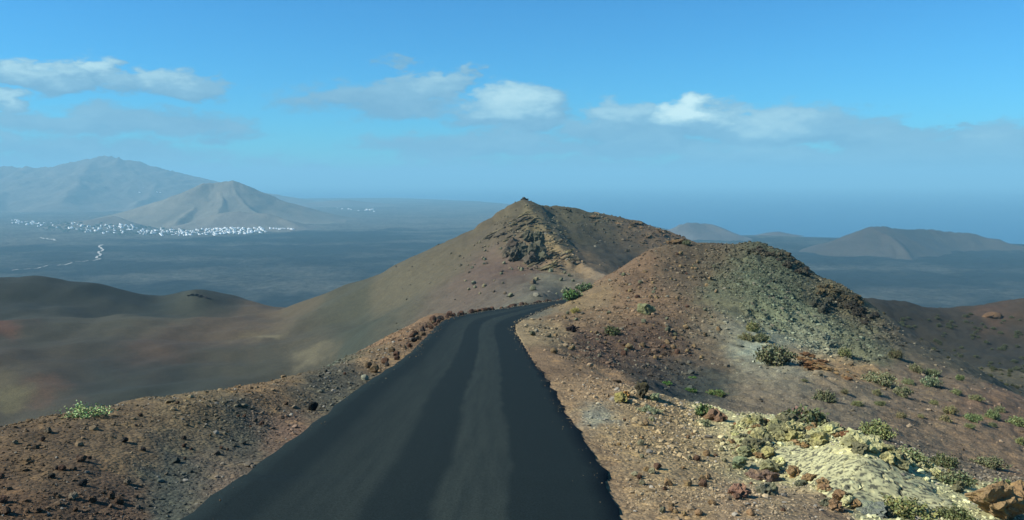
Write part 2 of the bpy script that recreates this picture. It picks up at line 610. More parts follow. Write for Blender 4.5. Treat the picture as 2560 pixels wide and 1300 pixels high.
LOWER = {(1312, 499, 330): 5.0, (1290, 508, 330): 3.5, (1250, 533, 328): 2.5, (1335, 510, 335): 4.0, (1420, 515, 345): 2.5, (1500, 533, 347): 2.5, (1600, 553, 345): 2.5, (1680, 580, 340): 2.5, (1740, 605, 335): 2.5,
         (1340, 545, 300): 2.5, (1400, 620, 250): 2.5, (1460, 660, 215): 2.0, (1520, 690, 190): 1.5}
pts3 = [P(*a) - np.array((0, 0, LOWER.get(a, 0.0))) for a in SPOT]


def off(px, py, Y, dx, dy, dz):
    return P(px, py, Y) + np.array((dx, dy, dz))


# ground hidden behind the crests
for (a, dx, dy) in [((0, 1078, 13.5), -.9, .42), ((300, 1022, 16.4), -.9, .42), ((500, 977, 19.5), -.9, .42), ((830, 926, 25.5), -.92, .4), ((1000, 850, 39), -.93, .36), ((1090, 799, 54), -.95, .3), ((1130, 779, 66), -.9, .42)]:
    for L_, dz in ((2.5, -0.9), (10, -5.8), (26, -14.5), (50, -27)):
        if a[0] == 1130 and L_ > 26:
            continue
        pts3.append(off(*a, dx * L_, dy * L_, dz))
pts3.append(off(2250, 850, 74, 6, 8, -1.6))
pts3.append(off(2250, 850, 74, 16, 20, -7.0))
for a in [(2300, 900, 60), (2450, 960, 55), (2560, 1010, 50), (2375, 930, 57)]:
    g_ = 0.55 if a[0] < 2350 else 0.62 if a[0] < 2400 else 0.72
    pts3.append(off(*a, 5, 6, -2.6 * g_))
    pts3.append(off(*a, 14, 18, -8.5 * g_))
for a in [(200, 790, 362), (300, 790, 352), (400, 793, 350), (500, 797, 352), (600, 785, 365)]:
    pts3.append(P(*a))
    pts3.append(off(*a, -1, 16, -4.6))
for (x, y, z) in [(-89, 49, -52), (-116, 64, -60), (-80, 75, -51), (-75, 100, -49), (-120, 140, -60), (-50, 130, -47), (-45, 160, -46), (-30, 110, -36), (-10, 120, -27), (-20, 150, -34), (4, 128, -23), (-90, 150, -57),
                  (-60, 0, -33), (-120, 10, -60), (-30, 3, -16), (-6, 2, -3.45), (-10, 5, -3.75), (8, 2, -3.6), (12, 6, -5.2), (20, 6, -9.0), (40, 8, -16), (30, 16, -11.5), (60, 20, -22), (100, 30, -34),
                  (6, 14, -4.6), (2, 4, -3.5), (4, 8, -4.0),
                  # behind the hill and in the bowl
                  (14, 150, -26), (30, 150, -30), (45, 140, -30), (60, 130, -30), (75, 120, -31), (60, 100, -23), (80, 100, -28), (70, 75, -23.5), (95, 80, -30), (50, 180, -40), (80, 180, -45), (120, 150, -45),
                  (40, 210, -36), (70, 250, -42), (45, 40, -17), (60, 50, -19), (90, 60, -27),
                  # beyond the skyline everything falls to the plain
                  (0, 420, -45), (60, 420, -48), (110, 380, -52), (-60, 420, -60), (-110, 460, -75), (120, 300, -52), (160, 330, -60), (-280, 520, -85), (-120, 520, -90), (-200, 520, -88), (-400, 520, -90)]:
    pts3.append(np.array((x, y, z), dtype=float))
for a in np.linspace(-64, 64, 12):
    for r_, z_ in ((700, -135), (1000, -200), (1400, -245)):
        pts3.append(np.array((r_ * math.sin(R(a)), r_ * math.cos(R(a)), z_)))
pts3 = np.array(pts3)
KS = 0.45


def lp(x, y):
    return np.stack([np.arctan2(x, y), KS * np.log(np.hypot(x, y))], -1)


ctrl = lp(pts3[:, 0], pts3[:, 1])
rc = np.hypot(pts3[:, 0], pts3[:, 1])
W = tps_fit(ctrl, pts3[:, 2] / rc, 2e-5)

TH = np.concatenate([np.linspace(-64, -36, 40, endpoint=False), np.linspace(-36, 36, 600), np.linspace(36, 64, 41)[1:]])
TH = np.radians(TH)
RR = np.exp(np.linspace(math.log(2.2), math.log(1300.0), 860))
NT_, NR_ = len(TH), len(RR)
# coarse fit, then bicubic-like refinement by separable linear interpolation on a fine coarse grid
tc_, rc_ = np.radians(np.linspace(-64, 64, 257)), np.exp(np.linspace(math.log(2.2), math.log(1300.0), 260))
TT, RR2 = np.meshgrid(tc_, rc_)
q = np.stack([TT.ravel(), KS * np.log(RR2.ravel())], -1)
coarse = tps_eval(ctrl, W, q).reshape(TT.shape)


def cubic_axis(src, xs, xq, axis):
    """Catmull-Rom interpolation on an even grid"""
    h = (xq - xs[0]) / (xs[1] - xs[0])
    i = np.clip(np.floor(h).astype(int), 0, len(xs) - 2)
    t = h - i
    n = len(xs)
    g = lambda j: np.take(src, np.clip(j, 0, n - 1), axis=axis)
    sh = [1, 1]
    sh[axis] = -1
    t = t.reshape(sh)
    a, b, c, d = g(i - 1), g(i), g(i + 1), g(i + 2)
    return 0.5 * (2 * b + (c - a) * t + (2 * a - 5 * b + 4 * c - d) * t ** 2 + (3 * b - a - 3 * c + d) * t ** 3)


T = cubic_axis(coarse, np.log(rc_), np.log(RR), 0)
T = cubic_axis(T, tc_, TH, 1)
GT, GR = np.meshgrid(TH, RR)
GX, GY = GR * np.sin(GT), GR * np.cos(GT)
GZ = T * GR


def region(px_list, k=0.25):
    """soft mask from a list of (x, y, radius_angle) world spots"""
    m = np.zeros_like(GX)
    S = k * np.log(GR)
    for (x, y, rad) in px_list:
        t0, s0 = math.atan2(x, y), k * math.log(math.hypot(x, y))
        d2 = ((GT - t0) ** 2 + (S - s0) ** 2) / rad ** 2
        m = np.maximum(m, np.exp(-d2 * d2))
    return m


def spots(lst):
    return [(*P(a, b, c)[:2], r) for a, b, c, r in lst]


rubble = region(spots([(1830, 680, 95, .035), (1900, 700, 88, .04), (1960, 760, 76, .045), (2060, 830, 64, .04), (2130, 860, 61, .03), (1900, 640, 105, .03), (2090, 740, 88, .03), (1960, 660, 100, .03), (2180, 830, 75, .03), (1920, 800, 68, .03)]))
crag = region(spots([(1330, 560, 295, .022), (1370, 600, 265, .022), (1310, 610, 275, .03), (1340, 640, 255, .022), (1270, 590, 292, .02), (1420, 640, 232, .018), (1390, 660, 225, .016)]), 0.2)
rim = region(spots([(1420, 520, 342, .02), (1480, 540, 335, .025), (1560, 560, 330, .025), (1640, 580, 325, .025), (1700, 595, 325, .02), (1380, 560, 305, .02)]), 0.2)
leftside = 1.0 / (1.0 + np.exp((GT - R(-7)) / R(1.2)))
redhill = region(spots([(1420, 840, 48, .05), (1550, 800, 58, .06), (1650, 720, 85, .06), (1700, 660, 98, .05), (1500, 900, 40, .06), (1640, 880, 46, .05), (1740, 800, 62, .04)]))
smooth_far = 1.0 / (1.0 + np.exp(-(GR - 180) / 15.0)) * leftside

# relief: lumps, stones in the ground, rubble and crags
rel = fbm(GX / 6.0, GY / 6.0, 4, 3) * 0.16 * np.clip(GR / 30, 0.25, 1.6)
rel = rel + fbm(GX / 0.9, GY / 0.9, 4, 11, 0.6) * 0.05 * np.clip(GR / 20, 0.5, 2.0)
rel *= (1 - 0.85 * smooth_far)
rel += smooth_far * fbm(GX / 45.0, GY / 45.0, 3, 91) * 2.4
rel += rubble * (ridged(GX / 2.3, GY / 2.3, 4, 21, 0.6) * 0.30 - 0.35 + fbm(GX / 7, GY / 7, 2, 5) * 0.35)
# crags: beds of lava dipping with the flank (bands run down to the left)
ax, ay = GX * 0.80 - GY * 0.6, GX * 0.6 + GY * 0.80
rel += crag * (ridged(GX / 20.0 + 0.7, GY / 9.0, 4, 41, 0.6) * 1.1 + ridged(GX / 5.0, GY / 5.0, 3, 47, 0.6) * 0.4)
rel += rim * (ridged(GX / 9.0, GY / 6.0, 4, 61, 0.6) * 0.45)
farg = np.clip((GR - 110) / 60, 0, 1) * (1 - leftside)
rel += farg * (1 - crag) * fbm(GX / 14.0, GY / 14.0, 4, 71, 0.55) * 0.7
GZ += rel

# sharp crests of the central volcano
zone = (np.abs(GX - 40) < 130) & (GY > 150) & (GY < 420)
zx, zy = GX[zone], GY[zone]
zt_ = np.full(zx.shape, -1e9)
for line, sl in ((SPINE, 0.40), (RIM, 0.46)):
    q3 = [P(*a) for a in line]
    for a, b in zip(q3[:-1], q3[1:]):
        d = b - a
        t = np.clip(((zx - a[0]) * d[0] + (zy - a[1]) * d[1]) / (d[0] ** 2 + d[1] ** 2), 0, 1)
        ds = np.hypot(zx - a[0] - t * d[0], zy - a[1] - t * d[1])
        zt_ = np.maximum(zt_, a[2] + t * d[2] - sl * ds - 0.7 * np.maximum(ds - 7, 0))
zt_ += fbm(zx / 5.0, zy / 5.0, 4, 83, 0.6) * 0.30
GZ[zone] = np.maximum(GZ[zone], zt_)

# bed of the road
near = (np.abs(GX) < 34) & (GY < 150)
idx = np.argwhere(near)
gx, gy = GX[near], GY[near]
best = np.full(len(gx), 1e9)
bi = np.zeros(len(gx), dtype=int)
for s in range(0, NRD, 3):
    d = (gx - CEN[s, 0]) ** 2 + (gy - CEN[s, 1]) ** 2
    m_ = d < best
    best[m_] = d[m_]
    bi[m_] = s
for o_ in (-2, -1, 1, 2):
    j = np.clip(bi + o_, 0, NRD - 1)
    d = (gx - CEN[j, 0]) ** 2 + (gy - CEN[j, 1]) ** 2
    m_ = d < best
    best[m_] = d[m_]
    bi[m_] = j[m_]
tan = np.gradient(CEN, axis=0)
tan /= np.linalg.norm(tan, axis=1, keepdims=True)
side = (gx - CEN[bi, 0]) * tan[bi, 1] - (gy - CEN[bi, 1]) * tan[bi, 0]     # + is right of the road
over = np.abs(side) - HALF[bi]
fade = np.where(side > 0, 2.2, 2.0)
wt = 1 - np.clip((over - 0.25) / fade, 0, 1)
wt = wt * wt * (3 - 2 * wt)
bed = RZ[bi] - 0.07 - 0.10 * (over < -0.2)
GZ[near] = GZ[near] * (1 - wt) + (bed + rel[near] * 0.25 * (over > 0)) * wt
ROADD = np.full_like(GX, 99.0)
ROADD[near] = over


def ground(x, y):
    """height of the near terrain"""
    x, y = np.asarray(x, dtype=float), np.asarray(y, dtype=float)
    th, lr = np.arctan2(x, y), np.log(np.hypot(x, y))
    j = np.interp(th, TH, np.arange(NT_))
    i = (lr - math.log(2.2)) / (math.log(1300.0) - math.log(2.2)) * (NR_ - 1)
    i = np.clip(i, 0, NR_ - 1.001)
    j = np.clip(j, 0, NT_ - 1.001)
    i0, j0 = i.astype(int), j.astype(int)
    fi, fj = i - i0, j - j0
    return (GZ[i0, j0] * (1 - fi) * (1 - fj) + GZ[i0 + 1, j0] * fi * (1 - fj) + GZ[i0, j0 + 1] * (1 - fi) * fj + GZ[i0 + 1, j0 + 1] * fi * fj)


def hit(px, py, rmin=4.0):
    """first ground met along the line of sight"""
    d = ray(px, py)
    d = d / math.hypot(d[0], d[1])
    rs = np.exp(np.linspace(math.log(rmin), math.log(1250), 2500))
    g = ground(d[0] * rs, d[1] * rs)
    w = np.nonzero(d[2] * rs <= g)[0]
    if len(w) == 0:
        return None
    r_ = rs[w[0]]
    return np.array((d[0] * r_, d[1] * r_, ground(d[0] * r_, d[1] * r_)))


# soil colours, with the volcano's right-flank shade painted in: (pixel, pixel, sRGB, weight radius)
SOIL_SHADE = [
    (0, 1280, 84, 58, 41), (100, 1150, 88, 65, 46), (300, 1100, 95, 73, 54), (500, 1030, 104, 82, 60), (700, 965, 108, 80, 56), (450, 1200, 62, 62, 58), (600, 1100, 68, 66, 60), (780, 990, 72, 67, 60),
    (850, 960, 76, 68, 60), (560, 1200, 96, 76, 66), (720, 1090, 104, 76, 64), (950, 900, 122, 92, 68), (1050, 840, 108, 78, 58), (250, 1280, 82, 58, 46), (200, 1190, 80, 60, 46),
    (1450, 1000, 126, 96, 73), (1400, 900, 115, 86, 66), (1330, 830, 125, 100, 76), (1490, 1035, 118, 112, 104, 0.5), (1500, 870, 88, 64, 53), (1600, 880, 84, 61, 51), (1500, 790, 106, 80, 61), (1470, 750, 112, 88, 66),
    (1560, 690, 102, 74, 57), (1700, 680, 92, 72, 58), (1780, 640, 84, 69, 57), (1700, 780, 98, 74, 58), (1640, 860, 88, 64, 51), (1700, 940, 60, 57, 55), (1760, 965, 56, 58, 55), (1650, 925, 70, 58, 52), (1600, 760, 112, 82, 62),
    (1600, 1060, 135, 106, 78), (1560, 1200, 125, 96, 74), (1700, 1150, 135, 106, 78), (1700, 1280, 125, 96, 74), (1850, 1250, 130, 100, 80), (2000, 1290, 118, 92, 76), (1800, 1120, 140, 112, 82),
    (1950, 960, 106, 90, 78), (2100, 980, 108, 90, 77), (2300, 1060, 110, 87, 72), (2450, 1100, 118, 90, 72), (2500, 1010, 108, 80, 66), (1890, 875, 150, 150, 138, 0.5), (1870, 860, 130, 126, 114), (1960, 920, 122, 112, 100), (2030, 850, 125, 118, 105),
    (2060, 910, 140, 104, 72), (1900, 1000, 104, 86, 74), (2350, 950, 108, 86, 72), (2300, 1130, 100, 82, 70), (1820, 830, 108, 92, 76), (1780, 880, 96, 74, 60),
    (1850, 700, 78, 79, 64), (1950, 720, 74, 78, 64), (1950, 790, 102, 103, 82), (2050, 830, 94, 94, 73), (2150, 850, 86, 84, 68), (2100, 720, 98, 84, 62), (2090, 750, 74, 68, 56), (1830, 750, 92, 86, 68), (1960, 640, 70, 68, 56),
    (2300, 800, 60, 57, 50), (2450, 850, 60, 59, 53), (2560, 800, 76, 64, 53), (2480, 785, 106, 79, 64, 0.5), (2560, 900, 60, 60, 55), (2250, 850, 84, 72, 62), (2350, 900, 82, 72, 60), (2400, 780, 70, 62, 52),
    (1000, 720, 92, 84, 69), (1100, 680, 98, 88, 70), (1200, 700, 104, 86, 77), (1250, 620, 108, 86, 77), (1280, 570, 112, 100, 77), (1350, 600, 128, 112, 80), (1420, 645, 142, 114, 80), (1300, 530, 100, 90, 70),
    (1360, 550, 112, 106, 78), (1450, 570, 68, 67, 57), (1550, 615, 64, 62, 55), (1400, 555, 76, 74, 60), (1500, 640, 70, 68, 60), (1335, 545, 142, 126, 88, .3, .5), (1362, 580, 146, 128, 88, .3, .5), (1392, 615, 148, 126, 86, .3, .5), (1425, 648, 150, 124, 86, .3, .5), (1465, 672, 150, 126, 96, .3, .5), (1312, 505, 74, 70, 58, .4, .5), (1240, 580, 80, 74, 60, .5, .6), (1290, 560, 88, 80, 62, .5, .5), (1620, 570, 122, 98, 74), (1500, 690, 132, 114, 95), (1400, 710, 106, 105, 94), (1250, 730, 100, 90, 82), (1000, 780, 84, 79, 66), (850, 775, 78, 75, 63),  # right flank entries darkened to stand in for its shade; spine is ochre
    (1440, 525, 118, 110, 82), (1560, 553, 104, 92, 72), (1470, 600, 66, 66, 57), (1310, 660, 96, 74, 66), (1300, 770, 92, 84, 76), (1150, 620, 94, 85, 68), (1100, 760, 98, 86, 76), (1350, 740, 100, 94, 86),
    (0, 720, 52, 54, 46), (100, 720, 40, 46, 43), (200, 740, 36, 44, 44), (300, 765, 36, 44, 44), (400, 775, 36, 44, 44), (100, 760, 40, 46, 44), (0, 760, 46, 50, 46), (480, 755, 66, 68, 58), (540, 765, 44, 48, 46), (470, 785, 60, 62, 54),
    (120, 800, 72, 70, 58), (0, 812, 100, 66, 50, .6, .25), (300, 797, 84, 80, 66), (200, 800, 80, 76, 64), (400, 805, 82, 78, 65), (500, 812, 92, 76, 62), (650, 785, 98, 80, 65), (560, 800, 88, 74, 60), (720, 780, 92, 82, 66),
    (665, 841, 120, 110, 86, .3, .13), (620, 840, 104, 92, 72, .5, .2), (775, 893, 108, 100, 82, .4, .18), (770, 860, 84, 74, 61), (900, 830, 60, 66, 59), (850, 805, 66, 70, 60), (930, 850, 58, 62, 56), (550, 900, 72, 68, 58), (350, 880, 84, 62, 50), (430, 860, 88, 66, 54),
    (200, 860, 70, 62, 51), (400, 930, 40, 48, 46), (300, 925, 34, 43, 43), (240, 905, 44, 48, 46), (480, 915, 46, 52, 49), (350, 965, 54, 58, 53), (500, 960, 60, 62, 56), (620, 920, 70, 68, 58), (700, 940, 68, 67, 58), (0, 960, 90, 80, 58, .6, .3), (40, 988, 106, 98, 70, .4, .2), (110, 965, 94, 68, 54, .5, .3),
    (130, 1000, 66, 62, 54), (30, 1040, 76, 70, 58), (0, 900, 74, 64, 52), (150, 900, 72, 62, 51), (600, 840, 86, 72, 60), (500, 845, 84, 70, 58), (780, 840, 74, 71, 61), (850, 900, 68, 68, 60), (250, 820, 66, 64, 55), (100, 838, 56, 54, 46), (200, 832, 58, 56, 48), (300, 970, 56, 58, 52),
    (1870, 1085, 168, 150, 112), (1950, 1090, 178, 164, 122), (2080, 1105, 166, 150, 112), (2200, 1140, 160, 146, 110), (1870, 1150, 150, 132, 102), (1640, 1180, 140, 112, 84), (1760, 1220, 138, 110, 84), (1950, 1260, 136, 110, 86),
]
ALB = np.array((0.86, 1.02, 0.85)) / 0.92
pal, ppos = [], []
psig = []
for (px, py, r_, g_, b_, *sg_) in SOIL_SHADE:
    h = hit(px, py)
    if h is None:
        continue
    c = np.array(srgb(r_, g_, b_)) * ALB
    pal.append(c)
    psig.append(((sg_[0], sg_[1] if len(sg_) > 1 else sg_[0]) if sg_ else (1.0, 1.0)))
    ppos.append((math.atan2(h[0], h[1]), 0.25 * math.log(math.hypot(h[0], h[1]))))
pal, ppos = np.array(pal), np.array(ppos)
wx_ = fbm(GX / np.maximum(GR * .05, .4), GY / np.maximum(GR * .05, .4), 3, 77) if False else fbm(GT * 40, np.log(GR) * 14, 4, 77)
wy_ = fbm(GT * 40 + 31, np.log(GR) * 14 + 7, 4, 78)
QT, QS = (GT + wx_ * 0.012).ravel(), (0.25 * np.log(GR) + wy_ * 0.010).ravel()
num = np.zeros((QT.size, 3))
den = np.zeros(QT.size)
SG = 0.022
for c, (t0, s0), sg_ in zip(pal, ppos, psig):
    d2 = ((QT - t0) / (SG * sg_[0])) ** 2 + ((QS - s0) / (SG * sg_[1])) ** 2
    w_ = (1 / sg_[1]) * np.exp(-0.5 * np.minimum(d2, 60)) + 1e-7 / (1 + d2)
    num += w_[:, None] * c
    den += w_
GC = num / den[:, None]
far_l = smooth_far.reshape(-1, 1)
GC *= 1 - np.array((0.18, 0.29, 0.32)) * far_l     # the valley floor is dark cinder
far_v = (np.clip((GR - 120) / 40, 0, 1) * (1 - smooth_far)).reshape(-1, 1)
GC *= 1 - np.array((0.26, 0.36, 0.34)) * far_v
GC *= 1 + 0.13 * np.clip((125 - GR) / 25, 0, 1).reshape(-1, 1)
lum_ = GC.mean(1, keepdims=True)
GC = GC * 0.82 + lum_ * np.array((1.02, 1.0, 0.93)) * 0.18


def soil(x, y):
    th, lr = np.arctan2(x, y), np.log(np.hypot(x, y))
    j = np.clip(np.rint(np.interp(th, TH, np.arange(NT_))), 0, NT_ - 1).astype(int)
    i = np.clip(np.rint((lr - math.log(2.2)) / (math.log(1300.0) - math.log(2.2)) * (NR_ - 1)), 0, NR_ - 1).astype(int)
    return GC.reshape(NR_, NT_, 3)[i, j]


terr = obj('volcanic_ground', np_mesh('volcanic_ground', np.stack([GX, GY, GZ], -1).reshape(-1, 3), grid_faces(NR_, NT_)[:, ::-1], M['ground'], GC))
tag(terr, 'brown and ochre cinder slopes, valley and cone around the road', kind='structure')

# ------------------------------------------------------------------ road
cross = np.array([-0.012, 0.0, 0.06, 0.2, 0.35, 0.5, 0.65, 0.8, 0.94, 1.0, 1.012])
jit_l = fbm(np.arange(NRD) / 3.0, np.zeros(NRD), 3, 5) * 0.08
jit_r = fbm(np.arange(NRD) / 3.0, np.zeros(NRD) + 9, 3, 6) * 0.11
rv, ruv = [], []
for i in range(NRD):
    d = (RIGHT[i] - LEFT[i])
    wd = np.linalg.norm(d)
    d = d / wd
    a, b = LEFT[i] + d * jit_l[i], RIGHT[i] + d * jit_r[i]
    for kx, f_ in enumerate(cross):
        p_ = a + (b - a) * f_
        z = RZ[i] + 0.03 * (1 - (2 * f_ - 1) ** 2)
        if kx in (0, len(cross) - 1):
            z = RZ[i] - 0.16
        rv.append((p_[0], p_[1], z))
        ruv.append((f_, i / NRD * 20))
road = obj('road', np_mesh('road', rv, grid_faces(NRD, len(cross))[:, ::-1], M['asphalt'], uv=ruv))
tag(road, 'fresh dark asphalt road bending right between the slopes', kind='structure')

# ------------------------------------------------------------------ lava plain, sea, distant mountains
ZP = -230.0


def plain_pt(px, py, z=ZP):
    d = ray(px, py)
    return d * (z / d[2])


def far_patch(name, label, az0, az1, r0, r1, na, nr, zfun, cfun, mat):
    t = np.radians(np.linspace(az0, az1, na))
    r = np.exp(np.linspace(math.log(r0), math.log(r1), nr))
    t, r = np.meshgrid(t, r)
    x, y = r * np.sin(t), r * np.cos(t)
    z = zfun(x, y)
    c = cfun(x, y, z)
    o = obj(name, np_mesh(name, np.stack([x, y, z], -1).reshape(-1, 3), grid_faces(nr, na)[:, ::-1], mat, c.reshape(-1, 3)))
    return tag(o, label, kind='structure')


def ridge_height(x, y, ridges):
    """height from ridge lines: each (points, slope, concavity)"""
    z = np.full_like(x, -1e9)
    for pts, slope, L_ in ridges:
        for (a, b) in zip(pts[:-1], pts[1:]):
            a, b = np.array(a), np.array(b)
            d = b - a
            l2 = (d[:2] ** 2).sum()
            t = np.clip(((x - a[0]) * d[0] + (y - a[1]) * d[1]) / l2, 0, 1)
            dist = np.hypot(x - a[0] - t * d[0], y - a[1] - t * d[1])
            rz = a[2] + t * d[2]
            h = np.maximum(rz - ZP, 1.0)
            zz = ZP + h * np.clip(1 - slope * dist / (1.45 * h), 0, 1) ** 1.45 - 5.0
            z = np.maximum(z, zz)
    return z


def plain_z(x, y):
    az = np.degrees(np.arctan2(x, y))
    coast = np.interp(az, [-70, -8, -2, 6, 12, 70], [11000, 11000, 9000, 5200, 3650, 3300])
    land = np.clip((coast - np.hypot(x, y)) / 250.0, -1, 1)
    return ZP - 4 + 4.0 * land + fbm(x / 160, y / 160, 4, 8, 0.6) * 4.0 * (land > 0) + ridged(x / 60, y / 60, 2, 18) * 2.0 * (land > 0)


LAVA = np.array((0.014, 0.016, 0.0145))
LAVA2 = np.array((0.078, 0.077, 0.060))
PALE = np.array((0.10, 0.092, 0.07))


def plain_c(x, y, z):
    az = np.degrees(np.arctan2(x, y))
    r = np.hypot(x, y)
    n = fbm(x / 420, y / 420, 5, 33, 0.6)
    st = fbm(x / 900 + 3, y / 260, 4, 35, 0.6)
    m_ = np.clip(0.30 + n * 0.9 + st * 0.8 + np.clip((2300 - r) / 1800, -0.3, 0.5), 0, 1)[..., None]
    c = LAVA * (1 - m_) + LAVA2 * m_
    # farmed pale land beyond the lava
    lim = np.interp(az, [-40, -32, -20, -14, -6, 0, 70], [3300, 3350, 3500, 3900, 3900, 4000, 9000]) + n * 150
    g = np.clip((r - lim) / 120, 0, 1)[..., None]
    return c * (1 - g) + PALE * g


far_patch('lava_plain', 'dark lava plain stretching to the mountains and the coast', -46, 46, 900, 14000, 420, 460, plain_z, plain_c, M['lava'])
S_ = 45000.0
sea = obj('sea', np_mesh('sea', [(-S_, 2500, ZP - 5), (S_, 2500, ZP - 5), (S_, S_, ZP - 5), (-S_, S_, ZP - 5)], [(0, 1, 2, 3)], M['sea']))
tag(sea, 'hazy blue sea beyond the far coast', kind='structure')


FAR_FUN = []


def mountain(name, label, ridges, az0, az1, r0, r1, na, nr, base_c, alt_c, gully, seed):
    rid = [([P(*p) for p in pts], s, l) for pts, s, l in ridges]

    def zf(x, y):
        wx, wy = fbm(x / 300, y / 300, 3, seed) * 32, fbm(x / 300, y / 300, 3, seed + 5) * 32
        z = ridge_height(x + wx, y + wy, rid)
        h = np.clip((z - ZP) / 200.0, 0, 1)
        az, r = np.degrees(np.arctan2(x, y)), np.hypot(x, y)
        edge = np.clip(np.minimum(np.minimum(az - az0, az1 - az) / 1.2, np.minimum(r - r0, r1 - r) / 150.0), 0, 1)
        z = z + gully * h * ridged(x / 170 + wx / 90, y / 420, 4, seed + 9, 0.55) - 2
        return (z - ZP + 12) * edge + ZP - 12

    def cf(x, y, z):
        n = np.clip(0.5 + 0.8 * fbm(x / 300, y / 300, 4, seed + 3, 0.6), 0, 1)[..., None]
        return 0.5 * (np.array(base_c) * (1 - n) + np.array(alt_c) * n)

    def bounded(x, y):
        az = np.degrees(np.arctan2(x, y))
        r = np.hypot(x, y)
        return np.where((az > az0) & (az < az1) & (r > r0) & (r < r1), zf(x, y), -1e4)
    FAR_FUN.append(bounded)
    return far_patch(name, label, az0, az1, r0, r1, na, nr, zf, cf, M['far'])


mountain('mountain', 'broad hazy mountain with rounded summit behind the white village',
         [([(-300, 430, 8000), (-100, 424, 8000), (0, 418, 8000), (150, 421, 8000), (200, 404, 8000), (240, 394, 8000), (275, 392, 8000), (320, 401, 8000), (400, 424, 8000), (480, 445, 8000), (580, 472, 8000), (680, 505, 8000), (760, 530, 8000)], 0.30, 0),
          ([(240, 394, 8000), (200, 450, 7000), (150, 500, 6200)], 0.30, 0), ([(60, 420, 8000), (20, 470, 7000), (-50, 510, 6000)], 0.3, 0), ([(400, 424, 8000), (380, 480, 7000), (330, 520, 6200)], 0.3, 0),
          ([(-200, 430, 8000), (-160, 500, 6000)], .3, 0)],
         -46, -9, 4600, 9800, 280, 170, (0.19, 0.165, 0.125), (0.25, 0.21, 0.155), 14, 101)
mountain('mountain', 'tan gullied mountain with a pointed top right above the white village',
         [([(330, 540, 4400), (390, 512, 4450), (440, 488, 4500), (500, 458, 4600), (545, 453, 4650), (580, 449, 4650), (605, 456, 4650), (640, 480, 4650), (700, 517, 4600), (760, 545, 4500), (830, 568, 4400)], 0.48, 0),
          ([(580, 452, 4640), (600, 503, 4400), (650, 543, 4150), (700, 566, 3950)], 0.42, 0), ([(500, 462, 4590), (480, 512, 4350), (440, 553, 4050)], 0.40, 0),
          ([(545, 457, 4640), (545, 514, 4300), (540, 556, 4000)], 0.42, 0)],
         -30, -6, 3500, 5600, 280, 170, (0.23, 0.20, 0.14), (0.30, 0.255, 0.175), 4, 131)
mountain('hill', 'low tan hill rising just behind the left part of the village',
         [([(130, 548, 4100), (190, 530, 4150), (260, 528, 4150), (330, 548, 4050)], 0.42, 0)], -34, -22, 3700, 4700, 100, 60, (0.2, 0.17, 0.13), (0.26, 0.215, 0.15), 6, 141)
mountain('hill', 'low pale hump at the foot of the pointed mountain',
         [([(470, 553, 3950), (530, 532, 4000), (600, 524, 4000), (670, 530, 3950), (740, 556, 3850)], 0.40, 0)], -24, -11, 3500, 4500, 130, 70, (0.24, 0.20, 0.15), (0.28, 0.24, 0.17), 5, 151)
mountain('volcano', 'flat topped dark volcano with open crater on the right plain',
         [([(2178, 566, 2650), (2200, 566, 2680), (2300, 569, 2850), (2420, 580, 2850), (2500, 592, 2800), (2570, 610, 2750), (2700, 642, 2600)], 0.50, 0),
          ([(2178, 566, 2650), (2215, 592, 2560), (2250, 622, 2470), (2275, 650, 2380)], 0.55, 0), ([(2178, 566, 2650), (2110, 596, 2640), (2040, 628, 2620)], 0.5, 0),
          ([(2560, 620, 2750), (2500, 650, 2520)], 0.45, 0)],
         13, 42, 1900, 3700, 240, 160, (0.065, 0.052, 0.038), (0.105, 0.082, 0.058), 14, 161)
mountain('volcano', 'small pale volcano far off beside the central ridge',
         [([(1665, 575, 3300), (1700, 558, 3320), (1735, 552, 3320), (1775, 556, 3320), (1810, 574, 3280), (1880, 596, 3200)], 0.42, 0)],
         6, 19, 2900, 3900, 120, 80, (0.15, 0.135, 0.12), (0.24, 0.21, 0.175), 6, 171)
mountain('volcano', 'tiny faint cone near the coast right of the pale volcano',
         [([(1900, 590, 3500), (1935, 576, 3520), (1955, 575, 3520), (2000, 590, 3500)], 0.3, 0)], 14, 21, 3200, 3900, 60, 40, (0.13, 0.11, 0.1), (0.17, 0.14, 0.12), 3, 181)
mountain('hill', 'low hazy coastal ridge left of the central volcano',
         [([(640, 498, 7600), (760, 505, 7600), (860, 497, 7600), (980, 520, 7400), (1100, 540, 7000), (1250, 556, 6500)], 0.12, 0)], -21, 6, 5200, 9800, 140, 70, (0.17, 0.155, 0.13), (0.22, 0.19, 0.15), 5, 191)

# ------------------------------------------------------------------ haze
HB = 46000.0
hz = material('haze_air', lambda k, b: None)
k = NT(hz.node_tree)
pv = k.node('ShaderNodeVolumePrincipled')
pv.inputs['Color'].default_value = (0.35, 0.75, 0.94, 1)
pv.inputs['Density'].default_value = 1.22e-4
pv.inputs['Anisotropy'].default_value = 0.0
pv.inputs['Density Attribute'].default_value = ''
ou = k.node('ShaderNodeOutputMaterial')
k.t.links.new(pv.outputs[0], ou.inputs['Volume'])
zb, zt = -262.0, 285.0
hv = [(x, y, z) for z in (zb, zt) for (x, y) in ((-HB, -3000), (HB, -3000), (HB, HB), (-HB, HB))]
haze = obj('haze', np_mesh('haze', hv, [(0, 3, 2, 1), (4, 5, 6, 7), (0, 1, 5, 4), (1, 2, 6, 5), (2, 3, 7, 6), (3, 0, 4, 7)], hz, smooth=False))
tag(haze, 'pale blue haze filling the air over the plain', kind='stuff')

# ------------------------------------------------------------------ rocks
import bmesh


